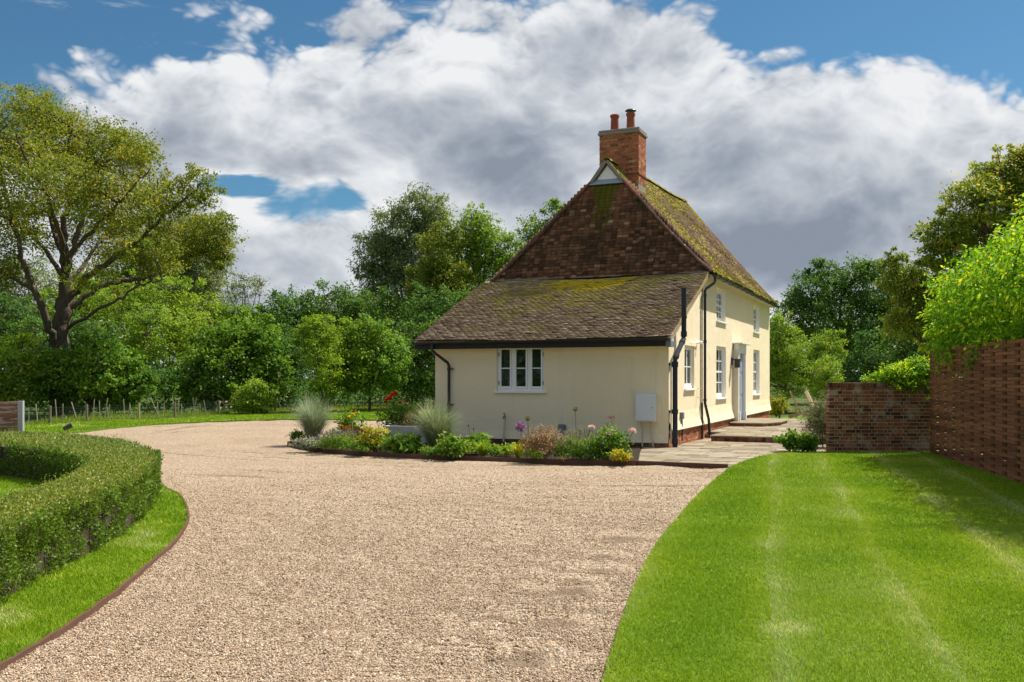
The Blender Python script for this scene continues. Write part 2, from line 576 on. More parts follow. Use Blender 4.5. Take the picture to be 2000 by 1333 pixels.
    flat_mat('cream_board', (0.72, 0.68, 0.58), 0.6, 0.3, 0, 0.1, 6)
    flat_mat('grey_blue_paint', (0.30, 0.34, 0.42), 0.45, 0.4, 0, 0.04, 4)
    flat_mat('meter_plastic', (0.70, 0.72, 0.74), 0.5, 0.4, 0, 0.03, 4)
    flat_mat('black_plastic', (0.026, 0.027, 0.031), 0.42, 0.4, 0, 0.15, 6)
    flat_mat('dark_board', (0.020, 0.018, 0.018), 0.6, 0.3, 0, 0.2, 6)
    flat_mat('grey_pipe', (0.042, 0.048, 0.060), 0.85, 0.08, 0, 0.12, 6)
    flat_mat('cream_pipe', (0.60, 0.54, 0.41), 0.6, 0.3, 0, 0.06, 6)
    flat_mat('lead', (0.30, 0.35, 0.42), 0.6, 0.3, 0, 0.2, 9, 0.3, 20)
    flat_mat('terracotta', (0.30, 0.085, 0.045), 0.8, 0.2, 0, 0.25, 9, 0.3, 40)
    flat_mat('cowl_metal', (0.06, 0.07, 0.10), 0.4, 0.5, 0.3, 0.1, 9)
    flat_mat('grey_vent', (0.16, 0.19, 0.24), 0.5, 0.3, 0, 0.05, 9)
    flat_mat('interior', (0.06, 0.055, 0.05), 0.9, 0.1, 0, 0.3, 1.5)
    flat_mat('curtain', (0.22, 0.21, 0.18), 0.9, 0.1, 0, 0.1, 3)
    flat_mat('corten', (0.25, 0.098, 0.050), 0.8, 0.2, 0, 0.35, 5, 0.3, 60)
    flat_mat('gap_shade_timber', (0.030, 0.022, 0.018), 0.9, 0.1, 0, 0.3, 9)  # fence battens: near black, the shade of the weave gaps put into the colour
    flat_mat('rust_edging', (0.12, 0.062, 0.042), 0.85, 0.2, 0, 0.35, 8, 0.3, 60)
    flat_mat('teak', (0.36, 0.27, 0.17), 0.75, 0.2, 0, 0.2, 9, 0.3, 50)
    flat_mat('old_wood', (0.20, 0.165, 0.115), 0.85, 0.15, 0, 0.3, 9, 0.5, 40)
    flat_mat('pale_stake', (0.36, 0.32, 0.22), 0.85, 0.15, 0, 0.25, 9)
    flat_mat('grey_post', (0.30, 0.32, 0.34), 0.8, 0.2, 0, 0.15, 9)
    flat_mat('wire', (0.06, 0.085, 0.075), 0.6, 0.3, 0, 0.1, 9)
    flat_mat('trough_stone', (0.46, 0.45, 0.43), 0.9, 0.15, 0, 0.2, 7, 0.6, 50)
    m, t, out = new_mat('peeling_board')
    p = pos_of(t)
    nz = t.noise(t.vm('MULTIPLY', p, (0.5, 0.5, 5)), 3.0, 6, 0.7)
    c = t.mix(t.step(nz, 0.46, 0.56), (0.16, 0.085, 0.065), (0.34, 0.26, 0.22))
    principled(t, out, c, 0.85, t.bump(nz, 0.5, 0.02), spec=0.15)
    # paving
    m, t, out = new_mat('sandstone')
    p = pos_of(t)
    c = t.ramp(tint_of(t), [(0.0, (0.21, 0.165, 0.115)), (0.5, (0.30, 0.245, 0.175)), (1.0, (0.38, 0.325, 0.245))])
    nz = t.noise(p, 2.6, 6, 0.65)
    c = t.mix(t.step(nz, 0.35, 0.7), t.vm('MULTIPLY', c, (0.74, 0.72, 0.66)), c)
    c = t.mix(t.m('MULTIPLY', t.step(t.noise(p, 1.1, 4, 0.6), 0.52, 0.7), 0.4), c, (0.23, 0.20, 0.085))
    principled(t, out, c, 0.85, t.bump(t.noise(p, 22, 5, 0.6), 0.5, 0.012), spec=0.2)
    # bark
    m, t, out = new_mat('tree_bark')
    p = pos_of(t)
    nz = t.noise(t.vm('MULTIPLY', p, (4, 4, 0.9)), 3.0, 6, 0.65)
    c = t.ramp(nz, [(0.3, (0.055, 0.042, 0.03)), (0.7, (0.17, 0.135, 0.10))])
    principled(t, out, c, 0.95, t.bump(nz, 1.0, 0.08), spec=0.1)
    flat_mat('twig', (0.07, 0.052, 0.035), 0.95, 0.1, 0, 0.3, 9)
    flat_mat('green_stem', (0.10, 0.15, 0.045), 0.8, 0.2, 0, 0.2, 9)
    flat_mat('dry_stem', (0.32, 0.25, 0.14), 0.9, 0.1, 0, 0.2, 9)
    # glass
    m, t, out = new_mat('window_glass')
    g = t.n('ShaderNodeBsdfGlossy'); g.inputs['Roughness'].default_value = 0.02
    g.inputs[0].default_value = (0.9, 0.95, 1, 1)
    tr = t.n('ShaderNodeBsdfTransparent'); tr.inputs[0].default_value = (0.72, 0.76, 0.76, 1)
    fr = t.n('ShaderNodeFresnel'); fr.inputs[0].default_value = 1.42
    nrm = t.bump(t.noise(pos_of(t), 2.2, 2, 0.5), 0.12, 0.05)
    t.put(g.inputs['Normal'], nrm)
    fac = t.m('MULTIPLY', fr.outputs[0], 1.0, clamp=True)
    mx = t.n('ShaderNodeMixShader')
    t.put(mx.inputs[0], fac)
    m.node_tree.links.new(tr.outputs[0], mx.inputs[1]); m.node_tree.links.new(g.outputs[0], mx.inputs[2])
    m.node_tree.links.new(mx.outputs[0], out.inputs[0])
    # foliage
    leaf_mat('oak_leaf', [(0, (0.062, 0.102, 0.014)), (0.45, (0.115, 0.155, 0.020)), (0.8, (0.175, 0.190, 0.026)), (1, (0.255, 0.225, 0.035))], 0.38)
    leaf_mat('mid_leaf', [(0, (0.035, 0.085, 0.012)), (0.5, (0.07, 0.145, 0.018)), (1, (0.135, 0.215, 0.03))], 0.42)
    leaf_mat('fresh_leaf', [(0, (0.06, 0.125, 0.014)), (0.5, (0.12, 0.205, 0.022)), (1, (0.21, 0.28, 0.045))], 0.45)
    leaf_mat('dark_leaf', [(0, (0.022, 0.058, 0.014)), (0.5, (0.045, 0.10, 0.022)), (1, (0.085, 0.155, 0.035))], 0.4)
    leaf_mat('willow_leaf', [(0, (0.06, 0.09, 0.04)), (0.5, (0.11, 0.15, 0.062)), (1, (0.19, 0.23, 0.11))], 0.35)
    leaf_mat('yellow_leaf', [(0, (0.050, 0.085, 0.012)), (0.5, (0.105, 0.155, 0.020)), (0.85, (0.21, 0.235, 0.032)), (1, (0.30, 0.26, 0.04))], 0.38)
    leaf_mat('lime_leaf', [(0, (0.045, 0.14, 0.010)), (0.5, (0.11, 0.25, 0.014)), (0.8, (0.24, 0.36, 0.02)), (1, (0.42, 0.46, 0.03))], 0.45)
    leaf_mat('hedge_leaf', [(0, (0.038, 0.085, 0.010)), (0.5, (0.085, 0.155, 0.016)), (0.85, (0.155, 0.205, 0.045)), (1, (0.30, 0.29, 0.14))], 0.3, 0.5, 0.2)
    leaf_mat('grey_leaf', [(0, (0.10, 0.13, 0.08)), (0.5, (0.20, 0.235, 0.15)), (1, (0.36, 0.39, 0.28))], 0.3)
    leaf_mat('miscanthus_blade', [(0, (0.15, 0.20, 0.12)), (0.5, (0.29, 0.36, 0.24)), (1, (0.52, 0.57, 0.44))], 0.3, tcol=1.0, tb=0.95)
    leaf_mat('bronze_leaf', [(0, (0.10, 0.045, 0.015)), (0.5, (0.25, 0.13, 0.035)), (1, (0.38, 0.26, 0.06))], 0.3)
    leaf_mat('wine_leaf', [(0, (0.055, 0.012, 0.014)), (1, (0.17, 0.04, 0.035))], 0.25)
    leaf_mat('dried_leaf', [(0, (0.14, 0.085, 0.055)), (0.5, (0.29, 0.19, 0.13)), (1, (0.44, 0.33, 0.24))], 0.25)
    leaf_mat('golden_leaf', [(0, (0.14, 0.19, 0.02)), (0.5, (0.31, 0.33, 0.03)), (1, (0.50, 0.42, 0.05))], 0.4)
    leaf_mat('lavender_tip', [(0, (0.14, 0.115, 0.16)), (1, (0.26, 0.22, 0.28))], 0.25)
    leaf_mat('red_petal', [(0, (0.42, 0.008, 0.012)), (1, (0.72, 0.03, 0.03))], 0.25)
    leaf_mat('pink_petal', [(0, (0.72, 0.46, 0.52)), (1, (0.90, 0.78, 0.80))], 0.3, tcol=0.9, tb=0.98)
    leaf_mat('yellow_petal', [(0, (0.62, 0.42, 0.03)), (1, (0.80, 0.62, 0.08))], 0.3)
    leaf_mat('orange_petal', [(0, (0.48, 0.12, 0.03)), (1, (0.62, 0.26, 0.06))], 0.3)
    leaf_mat('purple_petal', [(0, (0.25, 0.10, 0.27)), (1, (0.48, 0.26, 0.48))], 0.3, tb=1.0)
    leaf_mat('seed_green', [(0, (0.14, 0.16, 0.05)), (1, (0.30, 0.30, 0.12))], 0.2)


make_materials()
M = MATS

# ------------------------------------------------------------------ ground, gravel, lawns
TH = math.atan2(-0.397, 0.918)
CX, CY = 3.55, 21.45                       # the near corner of the cottage
SX = Vector((math.cos(TH), math.sin(TH), 0))      # cottage right
SY = Vector((-math.sin(TH), math.cos(TH), 0))     # cottage back


def hw(x, y, z=0.0):
    """cottage coordinates to world"""
    return Vector((CX, CY, z)) + SX * x + SY * y


def sheet(name, poly, z, mat, kind='structure', skirt=0.0):
    b = MB()
    n = len(poly)
    vs = [(p[0], p[1], z) for p in poly]
    b.v = list(vs); b.t = [0.5] * n
    bm = bmesh.new()
    vv = [bm.verts.new(q) for q in vs]
    f = bm.faces.new(vv)
    if f.normal.z < 0 or True:
        f.normal_update()
        if f.normal.z < 0: f.normal_flip()
    if skirt:
        r = bmesh.ops.extrude_face_region(bm, geom=[f])
        for e in r['geom']:
            if isinstance(e, bmesh.types.BMVert): e.co.z = z
        for q in vv: q.co.z = z - skirt
        bmesh.ops.recalc_face_normals(bm, faces=bm.faces)
    me = bpy.data.meshes.new(name)
    bmesh.ops.triangulate(bm, faces=[g for g in bm.faces if len(g.verts) > 4])
    bm.to_mesh(me); bm.free()
    me.materials.append(mat)
    o = link(name, me)
    o['kind'] = kind
    return o


def build_ground():
    n = 96
    V = [(0, 0, -0.06)]; Fc = []
    radii = [60, 200, 700, 2500]
    for r in radii:
        for k in range(n):
            a = 2 * math.pi * k / n
            V.append((r * math.cos(a), r * math.sin(a) + 20, -0.06))
    V[0] = (0, 20, -0.06)
    for k in range(n):
        Fc.append((0, 1 + k, 1 + (k + 1) % n, 1 + (k + 1) % n))
    me = bpy.data.meshes.new('ground')
    fs = [(0, 1 + k, 1 + (k + 1) % n) for k in range(n)]
    for j in range(len(radii) - 1):
        b = 1 + j * n
        fs += [(b + k, b + n + k, b + n + (k + 1) % n, b + (k + 1) % n) for k in range(n)]
    me.from_pydata(V, [], fs)
    me.materials.append(M['rough_ground'])
    o = link('ground', me); o['kind'] = 'structure'

    # the gravel drive: a grid with soft ruts and scuffs
    xs = np.concatenate([np.arange(-17, -5, 0.22), np.arange(-5, 3.2, 0.07), np.arange(3.2, 10, 0.3)])
    ys = np.concatenate([np.arange(-6, 4, 0.5), np.arange(4, 12, 0.06), np.arange(12, 24, 0.12), np.arange(24, 36.8, 0.3)])
    X, Y = np.meshgrid(xs, ys)
    Z = 0.016 * (vnoise(X * 1.3, Y * 1.3, 1) - 0.5) + 0.014 * (vnoise(X * 4, Y * 4, 2) - 0.5) + 0.010 * (vnoise(X * 11, Y * 11, 3) - 0.5)
    # arcs that wheels have drawn round the bed
    ARC = np.zeros_like(Z)
    SC_PTS = [(px(a, b), r) for a, b, r in ((1010, 1290, .17), (1105, 1155, .19), (1085, 1218, .15), (1168, 1085, .13), (1213, 1050, .18), (980, 1192, .08), (1162, 1112, .15), (960, 1208, .09), (1030, 1275, .10), (870, 1260, .06), (1130, 1135, .12), (700, 1180, .05))]
    rr = np.hypot(X - 1.5, (Y - 29.5))
    for r0, w, a in ((12.15, 0.15, 0.022), (12.8, 0.13, 0.02), (13.45, 0.17, 0.022), (14.3, 0.16, 0.016), (15.3, 0.2, 0.014), (11.5, 0.13, 0.018)):
        wob = 0.25 * (vnoise(X * 0.5, Y * 0.5, int(r0 * 10)) - 0.5)
        on = np.clip(vnoise(X * 0.45 + 9, Y * 0.45, int(r0 * 7)) * 2.2 - 0.7, 0, 1)
        ARC -= a * on * np.exp(-((rr - r0 - wob) / w) ** 2)
        ARC += 0.6 * a * on * np.exp(-((rr - r0 - wob - 1.6 * w) / w) ** 2)
    Z += 1.5 * ARC
    # scuffed hollows on the near right
    for q, rr_ in SC_PTS:
        dd = np.hypot((X - q.x) / 1.3, (Y - q.y))
        Z -= 0.030 * np.exp(-(dd / rr_) ** 2) - 0.012 * np.exp(-((dd - 2 * rr_) / (0.8 * rr_)) ** 2)
    Z = np.maximum(Z - 0.004, -0.046)
    SCUFF = np.zeros_like(Z)
    for q, rr_ in SC_PTS:
        wob = 0.7 + 0.6 * vnoise(X * 9, Y * 9, 17)
        SCUFF = np.maximum(SCUFF, np.exp(-(np.hypot((X - q.x) / 1.3, Y - q.y) / (rr_ * wob)) ** 2))
    arcs = np.clip(-ARC / 0.016, 0, 1)
    SCUFF = np.maximum(SCUFF, 0.8 * arcs)
    nx, ny = len(xs), len(ys)
    V = np.stack([X.ravel(), Y.ravel(), Z.ravel()], 1)
    idx = np.arange(nx * ny).reshape(ny, nx)
    Fq = np.stack([idx[:-1, :-1].ravel(), idx[:-1, 1:].ravel(), idx[1:, 1:].ravel(), idx[1:, :-1].ravel()], 1)
    o = link('gravel_drive', np_mesh('gravel_drive', V, Fq, M['gravel'], SCUFF.ravel(), smooth=True)); o['kind'] = 'structure'
    return xs, ys, Z, SCUFF


gx, gy, GZ, GS = build_ground()


def gravel_z(P, G=None):
    i = np.clip(np.searchsorted(gx, P[:, 0]) - 1, 0, len(gx) - 2)
    j = np.clip(np.searchsorted(gy, P[:, 1]) - 1, 0, len(gy) - 2)
    return (GZ if G is None else G)[j, i]


# outlines of the lawns and the bed (metres)
strip_edge = [(-2.55, 3.0), (-2.74, 4.4)] + [tuple(px(a, b).xy) for a, b in ((0, 1312), (80, 1264), (160, 1212), (240, 1152), (300, 1100), (340, 1064), (364, 1028), (367, 1004), (352, 972), (320, 954))] + [(-6.4, 16.4), (-8.2, 18.0), (-10.8, 19.3), (-14, 20)]
hedge_out = [(-3.30, 3.0), (-3.42, 4.6), (-3.5, 6.4), (-3.66, 7.6), (-3.74, 8.8), (-4.03, 10.4), (-4.47, 11.9), (-5.08, 13.4), (-6.3, 15.4), (-7.5, 16.7), (-9.8, 18.0), (-13, 18.9)]
hedge_in = [(-4.1, 3.0), (-4.18, 4.6), (-4.24, 6.4), (-4.33, 7.6), (-4.45, 8.8), (-4.72, 10.2), (-5.1, 11.4), (-5.55, 12.3), (-6.5, 13.6), (-7.5, 14.6), (-9.2, 15.7), (-12.2, 16.6)]
lawn_edge = [(0.0, 2.0), (0.30, 3.8)] + [tuple(px(a, b).xy) for a, b in ((1180, 1333), (1205, 1250), (1240, 1150), (1275, 1080), (1320, 1020), (1370, 965), (1410, 930), (1432, 914), (1478, 897), (1530, 888))] + [(6.2, 19.95), (6.7, 20.02)]
bed_edge = [(-4.7, 24.2), (-5.25, 22.9)] + [tuple(px(a, b).xy) for a, b in ((566, 873), (630, 884), (720, 891), (900, 899), (1070, 906), (1241, 909))]
strip_s = spline(strip_edge, 6)
hout_s = spline(hedge_out, 10)
hin_s = spline(hedge_in, 10)
lawn_s = spline(lawn_edge, 6)
bed_s = spline(bed_edge, 8)
FA = Vector((8.67, 19.5, 0)); FD = Vector((-0.1954, -0.9807, 0)); FN = Vector((-0.9807, 0.1954, 0))   # fence start, direction, face towards the lawn
far_edge = [tuple(px(a, b).xy) for a, b in ((60, 853), (145, 846), (220, 838), (300, 831), (400, 826), (565, 821), (740, 822))] + [(-1.5, 35.5), (4, 37)]
far_s = spline(far_edge, 6)

strip_poly = [(p.x, p.y) for p in strip_s] + [(-14, 12), (-14, 3.0)]
lawn_poly = [(p.x, p.y) for p in lawn_s] + [(8.9, 20.02), tuple((FA + FD * 0.0).xy), tuple((FA + FD * 12).xy), tuple((FA + FD * 18).xy)]
far_poly = [(p.x, p.y) for p in far_s] + [(4, 46), (-9, 46), (-11.4, 42.5), (-13.2, 37.5), (-14.6, 34.5), (-16.6, 31.0), (-19, 27)]
bed_poly = [(p.x, p.y) for p in bed_s] + [tuple(hw(0.42, -4.0).xy), tuple(hw(-0.66, 0.05).xy), tuple(hw(-5.9, 0.05).xy), tuple(hw(-6.2, 1.0).xy)]

sheet('lawn_strip', strip_poly, 0.028, M['turf'], skirt=0.06)
sheet('lawn', lawn_poly, 0.038, M['turf'], skirt=0.06)
sheet('far_lawn', far_poly, 0.045, M['turf'], skirt=0.08)
back_poly = [tuple(hw(0.3, 13.2).xy), tuple(hw(9, 12.0).xy), tuple(hw(16, 22).xy), tuple(hw(0.3, 26).xy)]
sheet('back_lawn', back_poly, 0.05, M['turf'], skirt=0.08)
sheet('planting_bed', bed_poly, 0.05, M['soil'], skirt=0.1)


def make_grass(name, label, poly, z, dens, h, w, seed, stripes=False, zone=None):
    rng = np.random.default_rng(seed)
    A = np.array(poly)
    lo, hi = A.min(0), A.max(0)
    out = []
    for (y0, y1, d, hs, ws) in dens:
        ya, yb = max(lo[1], y0), min(hi[1], y1)
        if yb <= ya: continue
        n = int((hi[0] - lo[0]) * (yb - ya) * d)
        P = np.stack([rng.uniform(lo[0], hi[0], n), rng.uniform(ya, yb, n)], 1)
        # only what may be seen from near the path
        vis = np.abs(P[:, 0]) < 0.60 * P[:, 1] + 1.0
        P = P[vis]
        P = P[in_poly(P, poly)]
        out.append((P, hs, ws))
    Vs, Fs, Ts = [], [], []
    nb = 0
    for P, hs, ws in out:
        n = len(P)
        x, y = P[:, 0], P[:, 1]
        H = h * hs * rng.uniform(0.55, 1.25, n) * (0.8 + 0.4 * vnoise(x * 2.2, y * 2.2, seed))
        Wd = w * ws * rng.uniform(0.7, 1.3, n)
        ang = rng.uniform(0, math.pi, n)
        lean = rng.normal(0, 0.45, (n, 3)) * H[:, None]
        lean[:, 2] = 0
        patch = vnoise(x * 1.1 + 5, y * 0.9, seed + 1) * 0.6 + vnoise(x * 3.1, y * 3.1, seed + 2) * 0.4
        tint = 0.26 + 0.42 * patch + rng.normal(0, 0.10, n)
        if stripes:
            c = x * 0.964 - y * 0.265 + 0.10 * (vnoise(x * 0.6, y * 0.6, 31) - 0.5)
            ph = (c + 0.03) / 0.98
            fr = ph - np.round(ph)
            band = np.exp(-(fr / 0.18) ** 2)
            side = np.where(np.floor(ph) % 2 == 0, 1.0, -1.0)
            lean += np.array([[0.265, 0.964, 0]]) * (side * 0.12 * H)[:, None]
            strength = 0.35 + 0.65 * vnoise(x * 1.7, y * 1.1, 77)
            tint = tint + 0.34 * band * strength + 0.085 * side
            bare = np.exp(-((x - px(1540, 1240).x) / 0.14) ** 2 - ((y - px(1540, 1240).y) / 0.10) ** 2)
            tint = tint + 0.7 * bare
            yel = np.clip(vnoise(x * 0.8 + 2, y * 0.55 + 7, 91) - 0.6, 0, 1) * 0.45
            tint = tint + yel
        else:
            dry = np.clip(vnoise(x * 1.9, y * 1.9, 55) * 0.6 + vnoise(x * 5, y * 5, 56) * 0.4 - 0.45, 0, 1) * 1.3
            tint = tint * 0.8 + dry
        C = np.stack([x, y, np.full(n, z)], 1)
        V, Fc, T = blades(C, H, Wd, lean, ang, np.clip(tint, 0, 1))
        Vs.append(V); Fs.append(Fc + nb); Ts.append(T); nb += len(V)
    o = link(name, np_mesh(name, np.concatenate(Vs), np.concatenate(Fs), M['grass_blade'], np.concatenate(Ts)))
    return tag(o, label, 'grass', kind='stuff')


make_grass('mown_grass', 'striped mown lawn grass in front of the brick wall', lawn_poly, 0.036,
           ((2, 7, 8500, 1.0, 1.0), (7, 10, 5200, 1.0, 1.35), (10, 14, 2800, 1.0, 1.8), (14, 21, 1500, 1.0, 2.6)), 0.027, 0.0068, 3, True)
make_grass('strip_grass', 'mown grass strip between the clipped hedge and the gravel', strip_poly, 0.026,
           ((2, 7, 8000, 1.0, 1.0), (7, 10, 5000, 1.0, 1.35), (10, 16, 2200, 1.0, 2.0), (16, 21, 700, 1, 3.2)), 0.030, 0.007, 4)
make_grass('far_grass', 'grass verge beyond the gravel in front of the low wire fence', far_poly, 0.043,
           ((24, 47, 330, 1.0, 1.0),), 0.05, 0.035, 5)


def edging(name, label, path, z0, z1, th, group):
    b = MB()
    pts = [Vector((p.x, p.y, 0)) for p in path]
    n = len(pts)
    vs = []
    for i, p in enumerate(pts):
        d = (pts[min(i + 1, n - 1)] - pts[max(i - 1, 0)]).normalized()
        s = Vector((-d.y, d.x, 0)) * th / 2
        w = 0.004 * math.sin(i * 1.7)
        vs += [p - s + Vector((0, 0, z0)), p + s + Vector((0, 0, z0)), p + s + Vector((0, 0, z1 + w)), p - s + Vector((0, 0, z1 + w))]
    fs = []
    for i in range(n - 1):
        a, c = 4 * i, 4 * i + 4
        for k in range(4):
            k2 = (k + 1) % 4
            fs.append((a + k, a + k2, c + k2, c + k))
    fs += [(3, 2, 1, 0), tuple(4 * (n - 1) + k for k in range(4))]
    b.add(vs, fs)
    o = b.build(name, M['rust_edging'])
    return tag(o, label, 'edging', group)


edging('metal_edging', 'rusty brown edging strip round the grass beside the clipped hedge', strip_s, -0.06, 0.040, 0.022, 'rusty garden edging')
edging('metal_edging', 'thin rusty edging between the gravel and the striped lawn', lawn_s[:62], -0.06, 0.032, 0.012, 'rusty garden edging')
edging('metal_edging', 'rusty brown edging strip along the front of the flower bed', bed_s, -0.06, 0.085, 0.03, 'rusty garden edging')


def build_stones():
    rng = np.random.default_rng(11)
    n = 680000
    # denser towards the camera
    u = rng.uniform(0, 1, n)
    y = 4.4 + 14.0 * u ** 2.1
    x = rng.uniform(-1, 1, n) * (0.57 * y + 0.4)
    P = np.stack([x, y], 1)
    keep = ~in_poly(P, strip_poly) & ~in_poly(P, lawn_poly) & (P[:, 0] > -6) & (P[:, 0] < 4.5) & ~in_poly(P, bed_poly) & (rng.uniform(0, 1, n) > (y - 8) / 9.5)
    P = P[keep]
    P = P[rng.uniform(0, 1, len(P)) > gravel_z(P, GS) * 1.1]
    n = len(P)
    z = gravel_z(P)
    V = np.column_stack([P, z + rng.uniform(-0.002, 0.006, n)])
    me = bpy.data.meshes.new('gravel_stones')
    me.vertices.add(n)
    me.vertices.foreach_set('co', V.astype(np.float32).ravel())
    a = me.attributes.new('tint', 'FLOAT', 'POINT'); a.data.foreach_set('value', rng.uniform(0, 1, n).astype(np.float32))
    s = rng.uniform(0.0032, 0.0070, n) * (1 + 0.02 * (P[:, 1] - 5))
    S = np.stack([s * rng.uniform(0.8, 1.5, n), s, s * rng.uniform(0.5, 0.85, n)], 1)
    a = me.attributes.new('size', 'FLOAT_VECTOR', 'POINT'); a.data.foreach_set('vector', S.astype(np.float32).ravel())
    Rr = np.stack([rng.normal(0, 0.5, n), rng.normal(0, 0.5, n), rng.uniform(0, 6.28, n)], 1)
    a = me.attributes.new('turn', 'FLOAT_VECTOR', 'POINT'); a.data.foreach_set('vector', Rr.astype(np.float32).ravel())
    me.update()
    o = link('gravel_stones', me)
    g = bpy.data.node_groups.new('gravel_scatter', 'GeometryNodeTree')
    g.interface.new_socket('Geometry', in_out='INPUT', socket_type='NodeSocketGeometry')
    g.interface.new_socket('Geometry', in_out='OUTPUT', socket_type='NodeSocketGeometry')
    gi = g.nodes.new('NodeGroupInput'); go = g.nodes.new('NodeGroupOutput')
    ico = g.nodes.new('GeometryNodeMeshIcoSphere'); ico.inputs['Radius'].default_value = 1.0; ico.inputs['Subdivisions'].default_value = 1
    sm = g.nodes.new('GeometryNodeSetMaterial'); sm.inputs['Material'].default_value = M['stone']
    ip = g.nodes.new('GeometryNodeInstanceOnPoints')
    mp = g.nodes.new('GeometryNodeMeshToPoints')
    at1 = g.nodes.new('GeometryNodeInputNamedAttribute'); at1.data_type = 'FLOAT_VECTOR'; at1.inputs[0].default_value = 'size'
    at2 = g.nodes.new('GeometryNodeInputNamedAttribute'); at2.data_type = 'FLOAT_VECTOR'; at2.inputs[0].default_value = 'turn'
    L = g.links.new
    L(gi.outputs[0], mp.inputs[0]); L(mp.outputs[0], ip.inputs['Points'])
    L(ico.outputs[0], sm.inputs[0]); L(sm.outputs[0], ip.inputs['Instance'])
    L(at1.outputs[0], ip.inputs['Scale']); L(at2.outputs[0], ip.inputs['Rotation'])
    L(ip.outputs[0], go.inputs[0])
    md = o.modifiers.new('scatter', 'NODES'); md.node_group = g
    me.materials.append(M['stone'])
    tag(o, 'loose tan and grey stones on the near gravel drive', 'gravel', kind='stuff')


build_stones()

# ------------------------------------------------------------------ the cottage
cottage = empty('cottage', (CX, CY, 0), TH, 'cream plastered cottage with mossy brown tiled roof and tall brick chimney', 'house')
WL = -5.97                                  # left end of the front wall (cottage x)
YM = 3.9                                    # where the two-storey part starts
YE = 15.5                                   # far end
EZ = 4.30                                   # main eaves height
RX = WL / 2                                 # ridge line


def local_coord(t):
    nd = t.n('ShaderNodeTexCoord'); nd.object = cottage
    return nd.outputs['Object']


